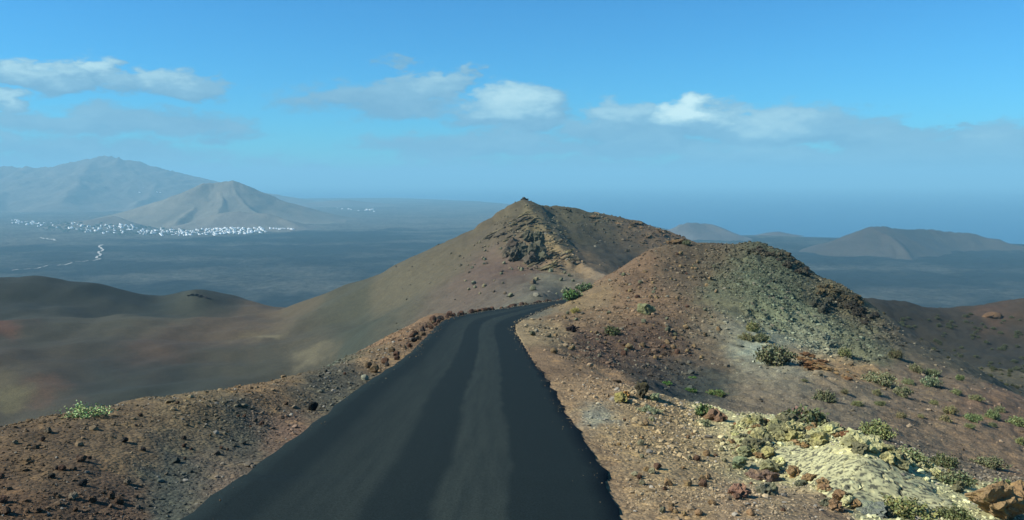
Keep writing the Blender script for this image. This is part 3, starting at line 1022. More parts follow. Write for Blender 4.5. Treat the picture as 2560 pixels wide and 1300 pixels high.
def rock_mesh(name, seed, sub=2, cuts=9, rough=0.10, flat=1.0, mat=None):
    rs = np.random.default_rng(seed)
    bm = bmesh.new()
    bmesh.ops.create_icosphere(bm, subdivisions=sub, radius=1.0)
    v = np.array([x.co[:] for x in bm.verts])
    f = np.array([[l.index for l in fc.verts] for fc in bm.faces])
    bm.free()
    for _ in range(cuts):
        n = rs.normal(size=3)
        n /= np.linalg.norm(n)
        h = rs.uniform(0.55, 0.85)
        d = v @ n - h
        v = v - np.outer(np.maximum(d, 0) * 0.95, n)
    n1 = perlin(v[:, 0] * 1.7 + seed, v[:, 1] * 1.7 + v[:, 2] * 2.3, seed)
    n2 = perlin(v[:, 0] * 4.2 - v[:, 2] * 2.0 + seed, v[:, 1] * 4.2 + v[:, 2] * 3.1, seed + 3)
    n3 = perlin(v[:, 0] * 9.0 + v[:, 2] * 5.0, v[:, 1] * 9.0 - v[:, 2] * 6.1 + seed, seed + 7) if sub > 2 else 0
    v = v * (1 + rough * 1.6 * n1 + rough * n2 + rough * 0.9 * n3)[:, None]
    v[:, 2] *= flat
    return np_mesh(name, v, f, mat or M['rock'], smooth=False)


ROCKS = [rock_mesh('lava_rock', 300 + i, 2, 7 + i % 5, 0.10 + 0.03 * (i % 3), 0.75 + 0.05 * (i % 4)) for i in range(10)]
ROUGH = [rock_mesh('rough_rock', 400 + i, 3, 10, 0.27 + 0.03 * (i % 3), 0.8) for i in range(6)]
K_ = 1.0 / 1.6


def colour(o, c, var=0.0):
    f = 1 + random.uniform(-var, var)
    o.color = (*(x * f for x in c), 1.0)


def A(r, g, b):
    """albedo of a surface that shows as this sRGB colour in full sun"""
    return tuple(np.array(srgb(r, g, b)) * K_)


def put_rock(name, pos, size, col, label, cat='rock', group=None, mesh=None, sink=0.25, aspect=(1, 1, 1), rot=None, parent=None, var=0.25):
    o = bpy.data.objects.new(name, mesh or random.choice(ROCKS))
    COL.objects.link(o)
    o.scale = (size * aspect[0], size * aspect[1], size * aspect[2])
    o.location = (pos[0], pos[1], pos[2] + size * aspect[2] * (0.75 - sink * 1.6))
    o.rotation_euler = rot or (random.uniform(-.4, .4), random.uniform(-.4, .4), random.uniform(0, 6.3))
    colour(o, col, var)
    if parent is not None:
        o.parent = parent
        o.matrix_parent_inverse = Matrix.Translation(-parent.location)
    else:
        tag(o, label, cat, group)
    return o


def in_poly(px, py, poly):
    c = False
    n = len(poly)
    for i in range(n):
        (x1, y1), (x2, y2) = poly[i], poly[(i + 1) % n]
        if (y1 > py) != (y2 > py) and px < (x2 - x1) * (py - y1) / (y2 - y1) + x1:
            c = not c
    return c


def sample_poly(poly, n):
    xs, ys = [p[0] for p in poly], [p[1] for p in poly]
    out = []
    while len(out) < n:
        p = (random.uniform(min(xs), max(xs)), random.uniform(min(ys), max(ys)))
        if in_poly(*p, poly):
            out.append(p)
    return out


DARK, BROWN, TAN, OLIVE, YEL, OCH, RED = A(58, 54, 48), A(96, 72, 56), A(138, 116, 84), A(118, 118, 92), A(204, 198, 142), A(164, 134, 92), A(128, 74, 56)

# single rocks that stand out
h = hit(1617, 786)
put_rock('boulder', h, 0.7, A(134, 134, 96), 'large round lichen green boulder alone on the hillside above the bend', 'boulder', mesh=rock_mesh('boulder', 511, 3, 9, 0.13, 0.9), sink=0.12, aspect=(1, 1, .9), var=0)
h = hit(1604, 992)
put_rock('boulder', h, 0.24, A(84, 78, 58), 'dark upright lichen spotted boulder on the shelf edge right of the road', 'boulder', mesh=ROUGH[0], sink=0.1, aspect=(.8, .8, 1.15), var=0)
h = hit(1562, 992)
put_rock('boulder', h, 0.13, A(196, 150, 88), 'small orange rock just left of the dark upright boulder', 'rock', mesh=ROUGH[1], var=0)
h = hit(1555, 1005)
put_rock('boulder', h, 0.17, A(160, 148, 92), 'pale yellow crusted rock at the left foot of the dark upright boulder', 'rock', mesh=ROUGH[2], var=0)
h = hit(1630, 1000)
put_rock('boulder', h, 0.16, A(150, 158, 116), 'pale green crusted rock at the right foot of the dark upright boulder', 'rock', mesh=ROUGH[3], var=0)
h = hit(783, 1026)
put_rock('boulder', h, 0.13, A(40, 42, 40), 'black block of lava beside the left edge of the road', 'rock', mesh=ROCKS[3], sink=.1, aspect=(1, 1, 1.15), var=0)
h = hit(1428, 828)
put_rock('boulder', h, 0.42, A(52, 42, 38), 'jagged dark low rock on the bank at the inside of the bend', 'rock', mesh=ROUGH[4], aspect=(1.3, .7, .6), rot=(.1, -.3, .4), var=0)
h = hit(912, 950)
put_rock('boulder', h, 0.14, A(170, 168, 140), 'pale whitish rock on the left verge where the bank narrows', 'rock', mesh=ROCKS[5], var=0)
h = hit(1848, 1240)
put_rock('boulder', h, 0.15, A(160, 122, 98), 'small brick red rock on the near right shelf', 'rock', mesh=ROUGH[1], sink=.2, var=0)
h = hit(1790, 1052)
put_rock('boulder', h, 0.24, A(140, 112, 88), 'rust brown rock beside the bright shrub behind the shelf', 'rock', mesh=ROUGH[2], var=0)
h = hit(1905, 1200)
put_rock('boulder', h, 0.22, A(146, 120, 98), 'dull red rock below the dark hollow of the yellow outcrop', 'rock', mesh=ROUGH[5], aspect=(1.4, 1, .7), var=0)
h = hit(1915, 1235)
put_rock('boulder', h, 0.16, A(126, 124, 100), 'grey green crusted rock on the shelf below the yellow outcrop', 'rock', mesh=ROUGH[0], var=0)
h = hit(2185, 1285)
put_rock('boulder', h, 0.2, A(136, 140, 124), 'pale grey rock at the bottom edge below the yellow slab', 'rock', mesh=ROUGH[3], aspect=(1.2, 1, .7), var=0)
h = hit(2490, 1290)
put_rock('boulder', h, 0.4, A(166, 138, 98), 'big ochre boulder in the bottom right corner', 'boulder', mesh=rock_mesh('boulder', 523, 4, 12, 0.17, 0.85), aspect=(1.15, .9, .85), sink=.05, var=0)
h = hit(2545, 1275)
put_rock('boulder', h, 0.32, A(170, 138, 96), 'ochre boulder cut by the right edge beside the big corner boulder', 'boulder', mesh=rock_mesh('boulder', 527, 4, 12, 0.17, 0.8), sink=.1, var=0)
h = hit(2480, 792)
put_rock('boulder', h, 2.6, A(116, 90, 64), 'smooth orange brown mound of rock high on the rim of the right bowl', 'mound', mesh=rock_mesh('boulder', 531, 3, 5, 0.10, 0.8), aspect=(1.2, 1, .6), sink=.42, var=0)

# row of rocks along the outer edge of the road
e = np.cumsum(np.concatenate([[0], np.linalg.norm(np.diff(LEFT, axis=0), axis=1)]))
tl = np.gradient(LEFT, axis=0)
tl /= np.linalg.norm(tl, axis=1, keepdims=True)
i0 = int(np.argmin(np.abs(LEFT[:, 1] - 27)))
i1 = int(np.argmin(np.abs(LEFT[:, 1] - 122)))
s = e[i0]
nrow = 0
while s < e[i1] and nrow < 92:
    x, y = np.interp(s, e, LEFT[:, 0]), np.interp(s, e, LEFT[:, 1])
    j = int(np.interp(s, e, np.arange(NRD)))
    o_ = random.uniform(0.25, 0.95)
    x, y = x - tl[j, 1] * o_, y + tl[j, 0] * o_
    sz = random.uniform(0.13, 0.27) * (1.25 if y > 55 else 0.8)
    put_rock('roadside_rock', (x, y, float(ground(x, y))), sz, random.choice([DARK, BROWN, BROWN, A(84, 66, 54), A(110, 92, 68)]),
             'rough lava rock in the row edging the outer side of the road', 'rock', 'rocks edging the outer side of the road', aspect=(1, 1, random.uniform(.8, 1.2)), sink=.12)
    s += random.uniform(0.55, 1.35) * (1.0 if y > 50 else 1.3)
    nrow += 1

HILLPOLY = [(1300, 815), (1420, 760), (1550, 690), (1650, 635), (1780, 625), (1800, 720), (1830, 820), (1760, 900), (1620, 900), (1420, 900), (1340, 860)]
for (px, py) in sample_poly(HILLPOLY, 84):
    h = hit(px, py)
    put_rock('hill_rock', h, random.uniform(0.07, 0.2) ** 1.0 * (0.7 + h[1] / 110), random.choice([TAN, TAN, OLIVE, BROWN, A(150, 128, 90)]),
             'small tan or brown rock strewn over the reddish hillside above the bend', 'rock', 'rocks strewn over the hillside above the bend', sink=.15)
VPOLY = [(1200, 600), (1300, 640), (1420, 680), (1480, 690), (1440, 730), (1330, 745), (1180, 740), (1120, 680)]
for (px, py) in sample_poly(VPOLY, 56):
    h = hit(px, py)
    put_rock('slope_rock', h, random.uniform(0.3, 0.8), random.choice([OLIVE, A(128, 126, 98), A(124, 108, 88), A(134, 124, 94)]),
             'weathered rock fallen on the face of the central volcano', 'rock', 'fallen rocks on the face of the central volcano', sink=.15)
SHELF = [(1480, 980), (1590, 1000), (1700, 1060), (1820, 1090), (1850, 1180), (2050, 1290), (1650, 1295), (1560, 1180), (1500, 1080)]
for (px, py) in sample_poly(SHELF, 46):
    h = hit(px, py)
    put_rock('shelf_rock', h, random.uniform(0.035, 0.085), random.choice([TAN, A(150, 122, 86), A(146, 140, 108), A(112, 86, 66), A(150, 120, 86)]),
             'small ochre or pale rock lying on the gravel shelf right of the road', 'rock', 'rocks on the gravel shelf right of the road', sink=.15)
BANK = [(0, 1090), (300, 1035), (500, 990), (700, 960), (860, 925), (880, 960), (700, 1050), (450, 1200), (250, 1290), (0, 1290)]
for (px, py) in sample_poly(BANK, 44):
    h = hit(px, py)
    put_rock('bank_rock', h, random.uniform(0.03, 0.075), random.choice([A(66, 60, 52), A(84, 66, 52), BROWN, A(96, 78, 60), A(130, 118, 96)]),
             'small dark rock on the cinder bank left of the road', 'rock', 'rocks on the cinder bank left of the road', sink=.12)


# outcrops: one thing, its blocks are parts
def outcrop(name, label, base, blocks, cat='rock outcrop'):
    e_ = bpy.data.objects.new(name, None)
    e_.location = base
    COL.objects.link(e_)
    tag(e_, label, cat)
    for (pos, size, col, aspect, rot, mesh, sink) in blocks:
        put_rock('rock', pos, size, col, None, parent=e_, mesh=mesh, aspect=aspect, rot=rot, sink=sink, var=.18)
    return e_


# yellow lichen crusted outcrop on the shelf
base = hit(2150, 1200)
blk = []
CREST = [(1830, 1068), (1900, 1052), (1985, 1048), (2060, 1066), (2130, 1096), (2200, 1122), (2280, 1152), (2350, 1190), (2405, 1222)]
for (a, b) in zip(CREST[:-1], CREST[1:]):
    for t in np.linspace(0, 1, 15, endpoint=False):
        px, py = a[0] + (b[0] - a[0]) * t + random.uniform(-10, 10), a[1] + (b[1] - a[1]) * t + random.uniform(-4, 16)
        h = hit(px, py)
        blk.append((h, random.uniform(0.035, 0.105), random.choice([YEL, YEL, A(160, 150, 104), A(130, 126, 92), OCH]), (random.uniform(.9, 1.3), 1, random.uniform(.8, 1.2)), None, random.choice(ROUGH), .12))
for (px, py) in sample_poly([(1830, 1070), (2040, 1065), (2060, 1110), (1990, 1125), (1930, 1140), (1850, 1150), (1815, 1120)], 130):
    h = hit(px, py)
    blk.append((h, random.uniform(0.03, 0.10), random.choice([YEL, YEL, YEL, A(150, 142, 100), OLIVE, OCH]), (random.uniform(.9, 1.3), 1, random.uniform(.7, 1.1)), None, random.choice(ROUGH), .12))
for (px, py) in sample_poly([(1850, 1062), (2040, 1056), (2200, 1118), (2380, 1205), (2340, 1215), (2150, 1130), (1990, 1110), (1870, 1140)], 34):
    h = hit(px, py)
    blk.append((h, random.uniform(.10, .19), random.choice([YEL, A(190, 180, 124), A(150, 146, 104), A(120, 116, 86)]), (random.uniform(.8, 1.4), 1, random.uniform(.8, 1.2)), None, random.choice(ROUGH), .08))
for (px, py, sz, c) in [(1845, 1170, .15, A(140, 150, 112)), (1862, 1140, .13, A(150, 150, 108)), (1915, 1145, .15, A(170, 160, 110)), (1945, 1165, .12, YEL), (1985, 1105, .17, A(190, 180, 116)), (2120, 1100, .14, A(140, 96, 64)), (1925, 1180, .16, A(160, 156, 112))]:
    h = hit(px, py)
    blk.append((h, sz, c, (1.1, 1, 1), None, random.choice(ROUGH), .1))
for (px, py) in sample_poly([(1960, 1180), (2060, 1215), (2150, 1270), (2240, 1295), (2120, 1295), (2000, 1230)], 16):
    h = hit(px, py)
    blk.append((h, random.uniform(.05, .13), random.choice([YEL, OLIVE, OCH, A(150, 120, 86)]), (1, 1, 1), None, random.choice(ROUGH), .12))
oc = outcrop('lichen_outcrop', 'yellow lichen crusted rock outcrop with a smooth sulphur yellow slab on the near right', base, blk)
SLAB = [(1935, 1128), (1990, 1118), (2060, 1122), (2130, 1150), (2240, 1172), (2320, 1212), (2400, 1262), (2430, 1297), (2330, 1299), (2200, 1290), (2100, 1262), (2030, 1215), (1960, 1172), (1915, 1140)]
sp = np.array([hit(*p)[:2] for p in SLAB])
x0, y0 = sp.min(0) - 0.3
x1, y1 = sp.max(0) + 0.3
nx, ny = 150, 150
sx, sy = np.meshgrid(np.linspace(x0, x1, nx), np.linspace(y0, y1, ny))
ins = np.zeros(sx.shape, dtype=bool)
dist = np.full(sx.shape, 1e9)
for i in range(len(sp)):
    a, b = sp[i], sp[(i + 1) % len(sp)]
    cnd = ((a[1] > sy) != (b[1] > sy)) & (sx < (b[0] - a[0]) * (sy - a[1]) / (b[1] - a[1] + 1e-12) + a[0])
    ins ^= cnd
    d = b - a
    t = np.clip(((sx - a[0]) * d[0] + (sy - a[1]) * d[1]) / (d @ d), 0, 1)
    dist = np.minimum(dist, np.hypot(sx - a[0] - t * d[0], sy - a[1] - t * d[1]))
sd = np.where(ins, dist, -dist) + fbm(sx * 3, sy * 3, 4, 55) * 0.10
lift = np.clip(sd / 0.10, -1, 1) * 0.06 - 0.01 - 0.05 * (np.abs(perlin(sx * 1.6 + sy * 0.8, sy * 2.6 - sx, 64)) < 0.035)
sz_ = ground(sx, sy) + lift + (fbm(sx * 1.1, sy * 1.1, 2, 57) * 0.03 + fbm(sx * 9, sy * 9, 3, 66, .7) * 0.006 + np.minimum(ridged(sx * 2.0 + sy * 1.2, sy * 7.0 - sx * 3.5, 3, 58), 0.4) * 0.009) * (sd > 0)
crk = np.clip(0.5 + fbm(sx * 3 + sy * 1.5, sy * 6 - sx * 3, 5, 59, .65) * 1.3, 0, 1)[..., None]
sc = np.array(A(214, 208, 154)) * crk + np.array(A(190, 184, 136)) * (1 - crk)
spk = (fbm(sx * 6 + sy * 2, sy * 11 - sx * 3, 4, 60, .65) > 0.24)[..., None]
sc = np.where(spk, np.array(A(110, 108, 86)), sc)
keep = grid_faces(ny, nx)
kf = sd.ravel()[keep].max(1) > -0.12
sl = obj('slab', np_mesh('slab', np.stack([sx - base[0], sy - base[1], sz_ - base[2]], -1).reshape(-1, 3), keep[kf], M['stone'], sc.reshape(-1, 3)), parent=oc)
sl['label'] = 'smooth sulphur yellow slab'

# ochre ledge on the brown slope
blk = []
for (px, py) in sample_poly([(1975, 888), (2040, 893), (2075, 915), (2060, 935), (2000, 915)], 22):
    h = hit(px, py)
    blk.append((h, random.uniform(.14, .34), random.choice([OCH, A(150, 110, 70), A(120, 90, 62)]), (1.5, .8, .45), (0, .15, random.uniform(-.5, .2)), random.choice(ROUGH), .1))
for (px, py) in sample_poly([(2075, 925), (2120, 930), (2160, 950), (2110, 950)], 9):
    h = hit(px, py)
    blk.append((h, random.uniform(.1, .2), random.choice([OCH, A(120, 90, 62)]), (1.4, .8, .5), None, random.choice(ROUGH), .1))
outcrop('rock_ledge', 'low broken ochre rock ledge beside the big shrub on the brown slope', hit(2030, 905), blk)

# dark cliffs on the shaded shoulder of the hill
blk = []
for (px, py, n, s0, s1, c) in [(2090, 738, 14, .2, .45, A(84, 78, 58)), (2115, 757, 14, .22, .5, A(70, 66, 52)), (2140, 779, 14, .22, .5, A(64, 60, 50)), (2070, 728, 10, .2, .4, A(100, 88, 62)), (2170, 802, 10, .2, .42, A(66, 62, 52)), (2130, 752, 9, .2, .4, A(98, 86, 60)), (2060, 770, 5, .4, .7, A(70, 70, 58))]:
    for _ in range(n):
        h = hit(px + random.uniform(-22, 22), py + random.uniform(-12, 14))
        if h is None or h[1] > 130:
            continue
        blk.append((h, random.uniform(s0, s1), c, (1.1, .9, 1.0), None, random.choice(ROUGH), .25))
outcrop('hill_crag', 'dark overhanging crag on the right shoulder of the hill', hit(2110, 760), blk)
blk = []
for (px, py, n) in [(1960, 640, 7), (1985, 655, 7), (1930, 634, 6), (2000, 680, 6), (1890, 626, 5)]:
    for _ in range(n):
        h = hit(px + random.uniform(-20, 20), py + random.uniform(-4, 12))
        if h is None or h[1] > 130:
            continue
        blk.append((h, random.uniform(.25, .5), random.choice([A(80, 78, 62), A(92, 86, 68), A(74, 68, 56)]), (1.2, .9, .8), None, random.choice(ROUGH), .25))
outcrop('hill_crag', 'grey green crag along the skyline right of the hill top', hit(1960, 650), blk)

# lava beds breaking out below the summit of the central volcano
blk = []
BED = [(1290, 560, 4, 14), (1260, 585, 4, 14), (1230, 600, 3, 12), (1300, 580, 4, 12), (1330, 560, 3, 10), (1350, 590, 4, 10), (1380, 615, 4, 8), (1400, 640, 4, 7), (1280, 605, 4, 12), (1420, 650, 4, 6), (1310, 545, 3, 12), (1360, 640, 5, 6), (1375, 665, 5, 6), (1340, 665, 4, 6)]
for (px, py, n, L_) in BED:
    for _ in range(n):
        h = hit(px + random.uniform(-18, 18), py + random.uniform(-10, 10))
        if h is None:
            continue
        blk.append((h, random.uniform(0.6, 1.15), random.choice([A(118, 106, 80), A(108, 98, 76), A(132, 120, 86), A(98, 88, 72)]), (random.uniform(1.6, .16 * L_ + 1.8), .9, .55), (random.uniform(-.1, .1), random.uniform(.38, .5) * -1, random.uniform(-.15, .15)), random.choice(ROUGH), .28))
for (px, py, sz, c) in [(1268, 640, 2.2, A(100, 90, 74)), (1290, 650, 2.4, A(94, 86, 70)), (1310, 640, 2.9, A(94, 90, 72)), (1335, 640, 3.0, A(92, 88, 70)), (1345, 605, 2.3, A(92, 90, 70)), (1355, 655, 2.2, A(92, 90, 70)), (1285, 620, 2.3, A(94, 82, 68)), (1320, 600, 2.2, A(92, 88, 68)), (1325, 660, 2.1, A(94, 84, 70))]:
    h = hit(px, py)
    blk.append((h, sz, c, (.9, .9, 1.15), None, random.choice(ROUGH), .25))
for (px, py, sz) in [(1311, 500, .8), (1318, 502, .6), (1305, 503, .55)]:
    h = P(px, py, 330)
    blk.append((np.array((h[0], h[1], float(ground(h[0], h[1])))), sz, A(84, 78, 64), (1.2, .9, .8), None, random.choice(ROUGH), .15))
outcrop('volcano_crag', 'broken beds of dark lava rock below the summit of the central volcano', hit(1320, 650), blk)
blk = []
for (px, py, n) in [(1435, 522, 5), (1470, 535, 5), (1560, 560, 5), (1600, 565, 6), (1640, 580, 6), (1670, 600, 6), (1620, 600, 4), (1500, 548, 4)]:
    for _ in range(n):
        h = hit(px + random.uniform(-22, 22), py + random.uniform(-6, 10))
        if h is None or h[1] > 400:
            continue
        blk.append((h, random.uniform(.6, 1.15), random.choice([A(138, 112, 80), A(120, 104, 76), A(100, 90, 72)]), (1.7, .9, .5), None, random.choice(ROUGH), .3))
outcrop('volcano_crag', 'ochre lava beds along the right rim of the central volcano', hit(1600, 570), blk)
blk = []
for (dx, dy, sz) in [(474, 741, .8), (482, 739, 1.2), (490, 739, 1.2), (500, 742, 1.2), (512, 745, 1.0), (522, 748, .8)]:
    h = hit(dx, dy)
    if h is not None and h[1] < 500:
        blk.append((h, sz, A(56, 54, 50), (1.4, 1, .6), None, random.choice(ROUGH), .25))
if blk:
    outcrop('dune_crag', 'small dark rocky crest on the far edge of the left valley', blk[0][0], blk)

# ------------------------------------------------------------------ loose stones nobody could count
bm = bmesh.new()
bmesh.ops.create_icosphere(bm, subdivisions=1, radius=1.0)
ICO_V = np.array([v.co[:] for v in bm.verts])
ICO_F = np.array([[v.index for v in f.verts] for f in bm.faces])
bm.free()
if len(ICO_V) != 12:
    ph = (1 + 5 ** .5) / 2
    raise RuntimeError('icosphere')


def stones(name, label, x, y, size, cols, seed, flat=0.7, zfix=None):
    rs = np.random.default_rng(seed)
    n = len(x)
    qn = rs.normal(size=(n, 4))
    qn /= np.linalg.norm(qn, axis=1, keepdims=True)
    w, a, b, c = qn.T
    Rm = np.stack([1 - 2 * (b * b + c * c), 2 * (a * b - c * w), 2 * (a * c + b * w), 2 * (a * b + c * w), 1 - 2 * (a * a + c * c), 2 * (b * c - a * w),
                   2 * (a * c - b * w), 2 * (b * c + a * w), 1 - 2 * (a * a + b * b)], -1).reshape(n, 3, 3)
    v = ICO_V[None] * (rs.uniform(0.65, 1.25, size=(n, 12, 1)))
    v = v * rs.uniform(0.7, 1.3, size=(n, 1, 3))
    v = np.einsum('nij,nkj->nki', Rm, v)
    v[:, :, 2] *= flat
    v = v * size[:, None, None]
    z = (ground(x, y) if zfix is None else zfix) + size * flat * 0.35
    v = v + np.stack([x, y, z], -1)[:, None, :]
    f = ICO_F[None] + (np.arange(n) * 12)[:, None, None]
    col = np.repeat(cols, 12, axis=0)
    o = obj(name, np_mesh(name, v.reshape(-1, 3), f.reshape(-1, 3), M['stone'], col, smooth=False))
    return tag(o, label, kind='stuff')


def scatter(th0, th1, r0, r1, n, seed, mask=None, smin=0.02, smax=0.3, pw=2.2, px_=1.0, keep_road=0.12):
    """stones spread over a sector, sizes from a power law"""
    rs = np.random.default_rng(seed)
    th = rs.uniform(R(th0), R(th1), n)
    r = np.exp(rs.uniform(math.log(r0), math.log(r1), n))
    x, y = r * np.sin(th), r * np.cos(th)
    lo = np.maximum(smin, r * 0.0008 * px_)
    u = rs.uniform(size=n)
    size = lo * (1 - u * 0.995) ** (-1 / pw)
    size = np.minimum(size, smax * rs.uniform(.6, 1, n))
    i = np.clip(np.rint((np.log(r) - math.log(2.2)) / (math.log(1300.0) - math.log(2.2)) * (NR_ - 1)), 0, NR_ - 1).astype(int)
    j = np.clip(np.rint(np.interp(th, TH, np.arange(NT_))), 0, NT_ - 1).astype(int)
    ok = ROADD[i, j] > keep_road + size
    if mask is not None:
        ok &= rs.uniform(size=n) < mask[i, j]
    return x[ok], y[ok], size[ok], rs


def tint(x, y, rs, spread=0.35, pale=0.15, dark=0.2, palec=(0.32, 0.28, 0.21), gain=1.25):
    c = soil(x, y) * gain * rs.uniform(1 - spread, 1 + spread, size=(len(x), 1))
    u = rs.uniform(size=len(x))
    c[u < pale] = np.array(palec) * rs.uniform(.5, 1.1, size=((u < pale).sum(), 1))
    d = (u > 1 - dark)
    c[d] *= 0.5
    return c


# patchiness of the stones
patch = np.clip(0.62 + 0.9 * fbm(GX / 2.5, GY / 2.5, 3, 201), 0.08, 1)
x, y, sz, rs = scatter(-38, -3, 8, 60, 36000, 11, patch, 0.008, 0.10, 2.6)
stones('cinder_gravel', 'loose brown and grey cinders covering the bank left of the road', x, y, sz, tint(x, y, rs, .4, .07, .22, (0.24, 0.22, 0.17)), 21)
x, y, sz, rs = scatter(2, 36, 8, 27, 28000, 12, patch, 0.008, 0.09, 2.6)
stones('shelf_gravel', 'loose orange and tan gravel on the shelf right of the road', x, y, sz, tint(x, y, rs, .35, .13, .12), 22)
x, y, sz, rs = scatter(0, 36, 25, 125, 36000, 13, np.clip(patch * (0.10 + rubble + redhill), 0, 1), 0.02, 0.24, 2.6)
stones('slope_gravel', 'loose stones strewn over the hill and the brown slope', x, y, sz, tint(x, y, rs, .4, .16, .25, (0.17, 0.15, 0.10)), 23)
x, y, sz, rs = scatter(10, 32, 52, 122, 24000, 14, np.clip(rubble * 1.2, 0, 1), 0.05, 0.24, 2.6, 0.9)
stones('hill_rubble', 'grey green blocky rubble covering the right flank of the hill', x, y, sz, tint(x, y, rs, .35, .12, .25, (0.13, 0.122, 0.08), 1.0), 24)
x, y, sz, rs = scatter(-8, 14, 135, 360, 7000, 15, np.clip(0.02 + crag + rim * .8, 0, 1), 0.12, 0.8, 2.2)
stones('volcano_rubble', 'scattered stones on the flanks of the central volcano', x, y, sz, tint(x, y, rs, .35, .12, .25, (0.17, 0.155, 0.11)), 25)

lich = region(spots([(1870, 1085, 18.5, .022), (1940, 1080, 18.3, .022), (2010, 1085, 18, .02), (2080, 1095, 17.7, .02), (2150, 1115, 17.4, .02), (2220, 1135, 17, .02), (2300, 1165, 16.3, .02), (2380, 1205, 15.3, .02), (1900, 1130, 16.5, .02), (1850, 1120, 17, .02), (1960, 1170, 14.8, .014), (2060, 1215, 13.6, .014), (2150, 1260, 12.5, .014)]))
x, y, sz, rs = scatter(12, 34, 10, 21, 9000, 16, np.clip(lich * 1.1, 0, 1), 0.012, 0.07, 2.2)
cc = np.array(YEL) * rs.uniform(.55, 1.15, size=(len(x), 1))
u = rs.uniform(size=len(x))
cc[u < .2] = np.array(A(150, 112, 76))
cc[u > .85] = np.array(A(110, 108, 84))
stones('lichen_rubble', 'small yellow crusted stones around the sulphur yellow slab', x, y, sz, cc, 26)

rs = np.random.default_rng(91)
n_ = 1300
ii = rs.integers(20, NRD - 60, n_)
rt_ = rs.uniform(size=n_) < .5
ed = np.where(rt_[:, None], RIGHT[ii], LEFT[ii])
inw = (CEN[ii] - ed) / np.linalg.norm(CEN[ii] - ed, axis=1, keepdims=True)
pos2 = ed + inw * (np.abs(rs.normal(size=(n_, 1))) * 0.16 - 0.04) + rs.normal(size=(n_, 2)) * 0.15
gs = np.maximum(0.006, np.hypot(*pos2.T) * 0.0004) * (1 - rs.uniform(size=n_) * .98) ** (-1 / 3.0)
gcol = soil(ed[:, 0] - inw[:, 0] * 1.2, ed[:, 1] - inw[:, 1] * 1.2) * rs.uniform(.7, 1.3, size=(n_, 1))
stones('road_grit', 'small grit spilled from the verges onto the road edges', pos2[:, 0], pos2[:, 1], gs, gcol, 27, zfix=RZ[ii] + 0.012)

# ------------------------------------------------------------------ shrubs
def shrub_proto(name, seed, nb=26, leaves=900, leaf=0.05, height=0.75, col=(0.10, 0.13, 0.05), rnd=False, up=0.5):
    rs = np.random.default_rng(seed)
    sv, sf, lv, lf, lc = [], [], [], [], []
    tips = []
    for b in range(nb):
        a = rs.uniform(0, 2 * math.pi)
        lean = rs.uniform(0.05, 1.0) ** up
        L_ = rs.uniform(0.65, 1.05)
        end = np.array((math.cos(a) * lean, math.sin(a) * lean, height * (1.05 - 0.65 * lean ** 2) * rs.uniform(.75, 1.1))) * L_
        mid = end * 0.5 + np.array((0, 0, 0.08)) + rs.normal(size=3) * 0.04
        pts_ = [np.zeros(3) + rs.normal(size=3) * (0.05, 0.05, 0), mid, end]
        tips.append(pts_)
        base_i = len(sv)
        for q_, rad in zip(pts_, (0.014, 0.009, 0.003)):
            for t in range(3):
                an = t * 2.094
                sv.append(q_ + np.array((math.cos(an), math.sin(an), 0)) * rad)
        for s_ in range(2):
            for t in range(3):
                a0, a1 = base_i + s_ * 3 + t, base_i + s_ * 3 + (t + 1) % 3
                sf.append((a0, a1, a1 + 3, a0 + 3))
    for _ in range(leaves):
        p0, p1, p2 = tips[rs.integers(nb)]
        t = rs.uniform(0.25, 1.0) ** 0.7
        c = (1 - t) ** 2 * p0 + 2 * t * (1 - t) * p1 + t * t * p2 + rs.normal(size=3) * 0.085
        c[2] = max(c[2], 0.01)
        d = rs.normal(size=3) + np.array((0, 0, 0.5)) + c * 0.8
        d /= np.linalg.norm(d)
        e2 = np.cross(d, rs.normal(size=3))
        e2 /= np.linalg.norm(e2) + 1e-9
        l, w_ = leaf * rs.uniform(.6, 1.3), leaf * (0.62 if rnd else 0.34) * rs.uniform(.7, 1.2)
        b_ = len(lv)
        lv += [c - d * l * .5, c + e2 * w_, c + d * l * .5, c - e2 * w_]
        lf.append((b_, b_ + 1, b_ + 2, b_ + 3))
        k_ = rs.uniform(.65, 1.35)
        dry = rs.uniform() < 0.12
        cc = np.array((0.16, 0.13, 0.07)) if dry else np.array(col) * k_ * np.array((rs.uniform(.85, 1.15), 1, rs.uniform(.8, 1.2)))
        lc += [cc] * 4
    fm = np_mesh(name + '_foliage', lv, lf, M['leaf'], np.array(lc), smooth=False)
    sm = np_mesh(name + '_stems', sv, sf, M['stem'], smooth=True)
    return fm, sm


DUST = [shrub_proto('shrub', 700 + i, 44, 2600, 0.115, 0.62, (0.140, 0.148, 0.072), up=.5) for i in range(4)]
FRESH = [shrub_proto('green_shrub', 720 + i, 36, 2200, 0.115, 0.6, (0.088, 0.140, 0.046), rnd=True) for i in range(3)]
SPARSE = [shrub_proto('leafy_shrub', 740, 40, 900, 0.07, 0.55, (0.17, 0.25, 0.085), rnd=True, up=.35)]


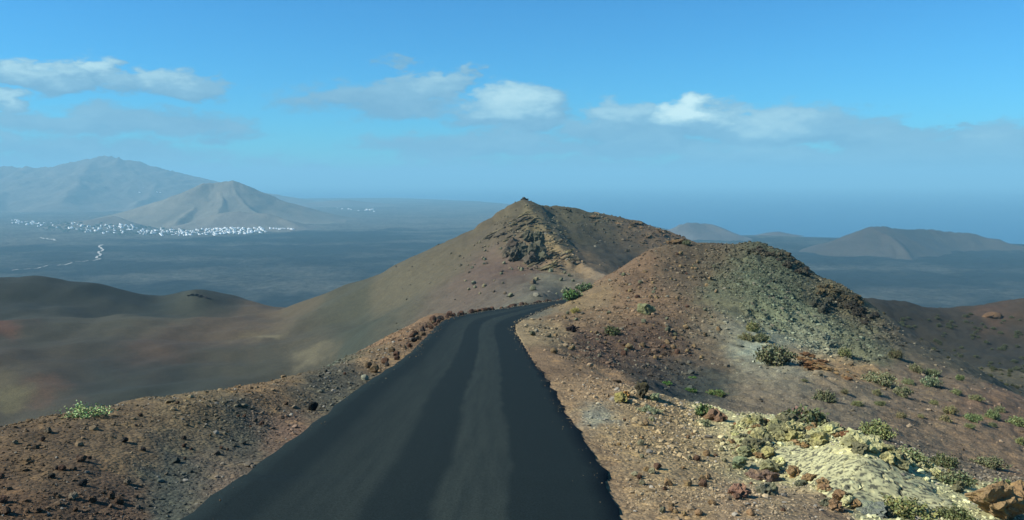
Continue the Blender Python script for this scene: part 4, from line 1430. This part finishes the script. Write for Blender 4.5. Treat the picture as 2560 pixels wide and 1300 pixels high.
def shrub(px, py, wpx, label, proto=None, group=None, tintc=(1, 1, 1), tall=1.0, name='shrub', Y=None):
    h = hit(px, py) if Y is None else np.array((*P(px, py, Y)[:2], 0))
    if h is None:
        return None
    h = np.array((h[0], h[1], float(ground(h[0], h[1]))))
    rr = 0.6 * wpx / F * h[1]
    tall = tall * 1.3
    e_ = bpy.data.objects.new(name, None)
    e_.location = (h[0], h[1], h[2] - 0.02)
    e_.rotation_euler = (0, 0, random.uniform(0, 6.3))
    e_.scale = (rr * random.uniform(.8, 1.15), rr * random.uniform(.7, 1.1), rr * tall * random.uniform(.8, 1.2))
    COL.objects.link(e_)
    fm, sm = random.choice(proto or DUST)
    a = obj('foliage', fm, e_)
    f_ = random.uniform(.85, 1.15)
    a.color = (tintc[0] * f_, tintc[1] * f_, tintc[2] * f_, 1)
    obj('stems', sm, e_)
    tag(e_, label, 'shrub', group)
    return e_


shrub(212, 1042, 130, 'bright leafy shrub on the crest of the left cinder bank', SPARSE, tintc=(1.9, 1.7, 1.9), tall=.75)
shrub(1428, 748, 58, 'bright green shrub at the inside edge of the far bend', FRESH, tintc=(1, 1.15, 1), tall=.8)
shrub(1462, 728, 46, 'pale green shrub just above the bright one at the far bend', FRESH, tintc=(1.1, 1, 1.3))
shrub(1716, 612, 26, 'tiny dark shrub on the skyline left of the hill top', DUST)
shrub(1530, 838, 42, 'yellow green shrub on the hillside below the round boulder', FRESH, tintc=(1.2, .9, 1.1))
shrub(1438, 782, 32, 'straw yellow tuft on the bank above the bend', DUST, tintc=(2.2, 1.8, 1.1))
shrub(1668, 962, 34, 'small bright green plant at the left end of the dark gully', FRESH, tintc=(1, 1.3, .9), tall=.5)
shrub(1730, 946, 24, 'small bright plant at the upper edge of the dark gully', FRESH, tintc=(1, 1.3, .9), tall=.5)
shrub(1725, 980, 34, 'bright green plant in the middle of the dark gully', FRESH, tintc=(1, 1.2, .9), tall=.6)
shrub(1787, 986, 52, 'wide low green plant at the right end of the dark gully', FRESH, tintc=(1.1, 1.0, .9), tall=.5)
shrub(1768, 1045, 76, 'green shrub standing in the gully behind the rust brown rock', FRESH, tintc=(1, .95, .9))
shrub(1758, 1062, 42, 'grey green cushion plant in front of the gully shrub', DUST, tintc=(1.6, 1.7, 1.8), tall=.8)
shrub(1625, 1030, 52, 'grey green cushion shrub on the shelf below the dark upright boulder', DUST, tintc=(1.5, 1.6, 1.8), tall=.7)
shrub(1936, 908, 104, 'large dusty shrub beside the pale grey patch on the slope', DUST, tall=.75)
shrub(1902, 853, 50, 'dusty shrub above the large one, nearest the rubble', DUST)
shrub(1868, 850, 36, 'small thin shrub at the left above the pale grey patch', DUST, tintc=(1.2, 1.1, 1))
shrub(1880, 828, 44, 'olive shrub at the lower edge of the hill rubble', DUST, tintc=(1.3, 1.25, 1))
shrub(2112, 892, 44, 'pale olive shrub at the right foot of the hill rubble', DUST, tintc=(1.3, 1.3, 1))
shrub(2200, 958, 84, 'wide dusty shrub right of the ochre ledge', DUST, tall=.7)
shrub(2062, 1004, 66, 'dusty shrub alone in the middle of the brown slope', DUST, tall=.8)
shrub(2256, 990, 52, 'dusty shrub below and right of the wide one by the ledge', DUST)
shrub(2326, 966, 62, 'silvery green shrub on the upper edge of the slope', DUST, tintc=(1.3, 1.5, 1.6))
shrub(2196, 1092, 82, 'rounded green shrub just behind the crest of the yellow outcrop', DUST, tintc=(1.1, 1.2, .9), tall=.9)
shrub(2475, 1168, 86, 'olive shrub near the right edge above the corner boulder', DUST, tall=.8)
shrub(2364, 1168, 66, 'dark olive shrub behind the lower end of the outcrop crest', DUST, tintc=(.85, .9, .8), tall=.9)
shrub(2388, 1212, 104, 'dense grey green shrub at the right end of the yellow slab', DUST, tintc=(1.1, 1.2, 1.1), tall=.7)
shrub(2535, 1240, 120, 'wide green shrub behind the big ochre corner boulder', DUST, tintc=(1, 1.15, .9), tall=.7)
shrub(2012, 1062, 112, 'leafy yellow green shrub behind the top of the yellow outcrop', FRESH, tintc=(1.2, .85, 1.2), tall=.8)
shrub(2090, 1085, 70, 'smaller leafy shrub right of the one behind the outcrop top', FRESH, tintc=(1.2, .8, 1.2), tall=.8)
shrub(2270, 1150, 100, 'spreading grey green shrub on the crest of the yellow outcrop', DUST, tintc=(1.3, 1.4, 1.2), tall=.6)
shrub(2255, 1288, 150, 'low dry grassy shrub along the lower edge of the yellow slab', DUST, tintc=(1.1, 1.1, .8), tall=.5)
shrub(2385, 1297, 90, 'low dark shrub between the slab and the corner boulder', DUST, tintc=(.9, .95, .7), tall=.7)
for (px, py, w_) in [(2192, 988, 26), (2200, 1012, 26), (2142, 1014, 28), (2362, 1054, 44), (2376, 1034, 38), (2432, 1052, 44), (2424, 1070, 26), (2252, 1044, 28), (2302, 1046, 20), (2482, 1046, 44), (2545, 1064, 50), (2112, 985, 22), (2480, 1066, 26), (2330, 940, 40), (2240, 895, 40),
                     (2290, 930, 36), (2390, 985, 30), (2440, 1000, 34), (2500, 1030, 30), (2180, 940, 24), (2010, 955, 16), (2335, 1010, 24), (2270, 960, 28), (2550, 1110, 30), (2400, 950, 26)]:
    shrub(px, py, w_, 'small dusty shrub dotted over the brown slope below the hill', DUST, 'small shrubs dotted over the brown slope', tintc=(random.uniform(.9, 1.3), random.uniform(1, 1.3), 1))
for (px, py) in sample_poly([(2240, 800), (2330, 785), (2560, 790), (2560, 985), (2440, 930), (2330, 880)], 90):
    shrub(px, py, random.uniform(7, 16), 'speck of grey green scrub on the dark wall of the right bowl', DUST, 'scrub on the wall of the right bowl', tintc=(.5, .55, .55))

# ------------------------------------------------------------------ village and tracks on the plain
def far_z(x, y):
    z = plain_z(x, y)
    for f in FAR_FUN:
        z = np.maximum(z, f(x, y))
    return z


FA = np.radians(np.linspace(-33, -7, 330))
FR = np.exp(np.linspace(math.log(1400), math.log(9500), 330))
_t, _r = np.meshgrid(FA, FR)
FZ = far_z(_r * np.sin(_t), _r * np.cos(_t))


def far_hit(px, py):
    d = ray(px, py)
    d = d / math.hypot(d[0], d[1])
    j = int(np.clip(np.searchsorted(FA, math.atan2(d[0], d[1])), 0, len(FA) - 1))
    w = np.nonzero(d[2] * FR <= FZ[:, j])[0]
    i = w[0] if len(w) else len(FR) - 1
    r_ = FR[i]
    if 0 < i:
        e0, e1 = FZ[i - 1, j] - d[2] * FR[i - 1], FZ[i, j] - d[2] * FR[i]
        r_ = FR[i - 1] + (FR[i] - FR[i - 1]) * min(max(-e0 / (e1 - e0 + 1e-9), 0), 1)
    return np.array((d[0] * r_, d[1] * r_, float(np.interp(r_, FR, FZ[:, j]))))


def house_mesh(seed):
    rs = np.random.default_rng(seed)
    v, f = [], []

    def box(x0, x1, y0, y1, z0, z1):
        b = len(v)
        v.extend([(x, y, z) for z in (z0, z1) for (x, y) in ((x0, y0), (x1, y0), (x1, y1), (x0, y1))])
        f.extend([(b, b + 3, b + 2, b + 1), (b + 4, b + 5, b + 6, b + 7), (b, b + 1, b + 5, b + 4), (b + 1, b + 2, b + 6, b + 5), (b + 2, b + 3, b + 7, b + 6), (b + 3, b, b + 4, b + 7)])
    w_, d_, h_ = rs.uniform(5, 9), rs.uniform(4, 6), rs.uniform(3.2, 4.6)
    box(-w_, w_, -d_, d_, -4, h_)
    box(-w_ * .7, w_ * rs.uniform(-.1, .4), -d_ * .8, d_ * .7, h_, h_ + rs.uniform(2.2, 3.2))
    box(w_, w_ + rs.uniform(3, 6), -d_ * .6, d_ * .8, -4, h_ * .7)
    for (z0, x0) in ((h_, -w_ - .15), (h_, w_ - .35)):
        box(x0, x0 + .5, -d_ - .1, d_ + .1, z0 - .2, z0 + .7)
    return np_mesh('house', v, f, M['wall'], smooth=False)


HM = [house_mesh(900 + i) for i in range(8)]
VILL = [([(480, 574), (560, 570), (665, 569), (668, 581), (560, 588), (470, 588)], 125, 'white house in the dense right part of the village', 'houses in the dense right part of the village'),
        ([(330, 568), (420, 572), (470, 575), (470, 590), (400, 590), (320, 582)], 58, 'white house in the middle part of the village', 'houses in the middle part of the village'),
        ([(180, 556), (330, 560), (335, 582), (185, 586)], 48, 'white house in the loose left part of the village', 'houses in the loose left part of the village'),
        ([(30, 549), (90, 553), (95, 564), (30, 562)], 22, 'white house in the cluster at the far left of the village', 'houses at the far left of the village'),
        ([(95, 556), (180, 556), (180, 576), (95, 570)], 14, 'white house scattered between the far left cluster and the village', 'scattered houses left of the village'),
        ([(668, 571), (735, 571), (735, 574), (668, 575)], 12, 'white house in the thin row at the right end of the village', 'houses in the row right of the village'),
        ([(340, 465), (430, 468), (430, 482), (345, 482)], 4, 'white house high on the slope of the broad mountain', 'houses on the mountain slope'),
        ([(840, 520), (940, 524), (940, 529), (840, 525)], 12, 'white house in the faint village far out by the coast', 'houses in the far coastal village')]
WH = [(0.84, 0.84, 0.80), (0.78, 0.78, 0.74), (0.70, 0.68, 0.62), (0.85, 0.85, 0.82)]


def add_village():
    for poly, n, lab, grp in VILL:
        pts_ = sample_poly(poly, n)
        for (px, py) in pts_:
            h = far_hit(px, py)
            o = bpy.data.objects.new('house', random.choice(HM))
            COL.objects.link(o)
            o.location = h
            o.rotation_euler = (0, 0, random.choice([-.6, -.8, -.5, .9]) + random.uniform(-.15, .15))
            s_ = random.uniform(.5, .95) * (1.2 if py < 530 else 1)
            o.scale = (s_, s_, s_)
            o.color = (*random.choice(WH), 1)
            tag(o, lab, 'house', grp)


def add_tracks():
    def ribbon(name, pts_, w_, label):
        g = [far_hit(*p)[:2] for p in pts_]
        g = resample(g, 60)
        t = np.gradient(g, axis=0)
        t /= np.linalg.norm(t, axis=1, keepdims=True)
        nrm = np.stack([t[:, 1], -t[:, 0]], 1)
        a, b = g + nrm * w_, g - nrm * w_
        v = np.concatenate([np.stack([a, b], 1).reshape(-1, 2), np.zeros((120, 1))], 1)
        v[:, 2] = far_z(v[:, 0], v[:, 1]) + 2.5
        f = [(2 * i, 2 * i + 1, 2 * i + 3, 2 * i + 2) for i in range(59)]
        tag(obj(name, np_mesh(name, v, f, M['track'])), label, kind='structure')
    ribbon('path', [(257, 613), (248, 618), (258, 627), (246, 633), (252, 638), (241, 646), (252, 650)], 3.2, 'pale dirt track zigzagging over the dark lava')
    ribbon('path', [(250, 651), (205, 656), (150, 664), (100, 671), (30, 678)], 1.7, 'pale straight dirt track running left across the lava')
    ribbon('path', [(100, 595), (120, 599), (140, 603)], 4, 'short pale track below the village')


def add_greenery():
    pts_ = sample_poly([(60, 555), (250, 556), (480, 572), (660, 570), (660, 586), (330, 588), (120, 578)], 260)
    P_, S2 = [], []
    for p in pts_:
        P_.append(far_hit(*p))
        S2.append(random.uniform(3, 7))
    P_, S2 = np.array(P_), np.array(S2)
    rs = np.random.default_rng(5)
    v = ICO_V[None] * rs.uniform(.6, 1.3, size=(len(P_), 12, 1)) * S2[:, None, None] * np.array((1.4, 1.4, .8)) + P_[:, None, :]
    f = ICO_F[None] + (np.arange(len(P_)) * 12)[:, None, None]
    c = np.repeat(np.array((0.035, 0.05, 0.03)) * rs.uniform(.6, 1.5, size=(len(P_), 1)), 12, axis=0)
    tag(obj('village_greenery', np_mesh('village_greenery', v.reshape(-1, 3), f.reshape(-1, 3), M['stone'], c, smooth=False)), 'dark garden trees among the white village houses', kind='stuff')


add_village()
add_tracks()
add_greenery()
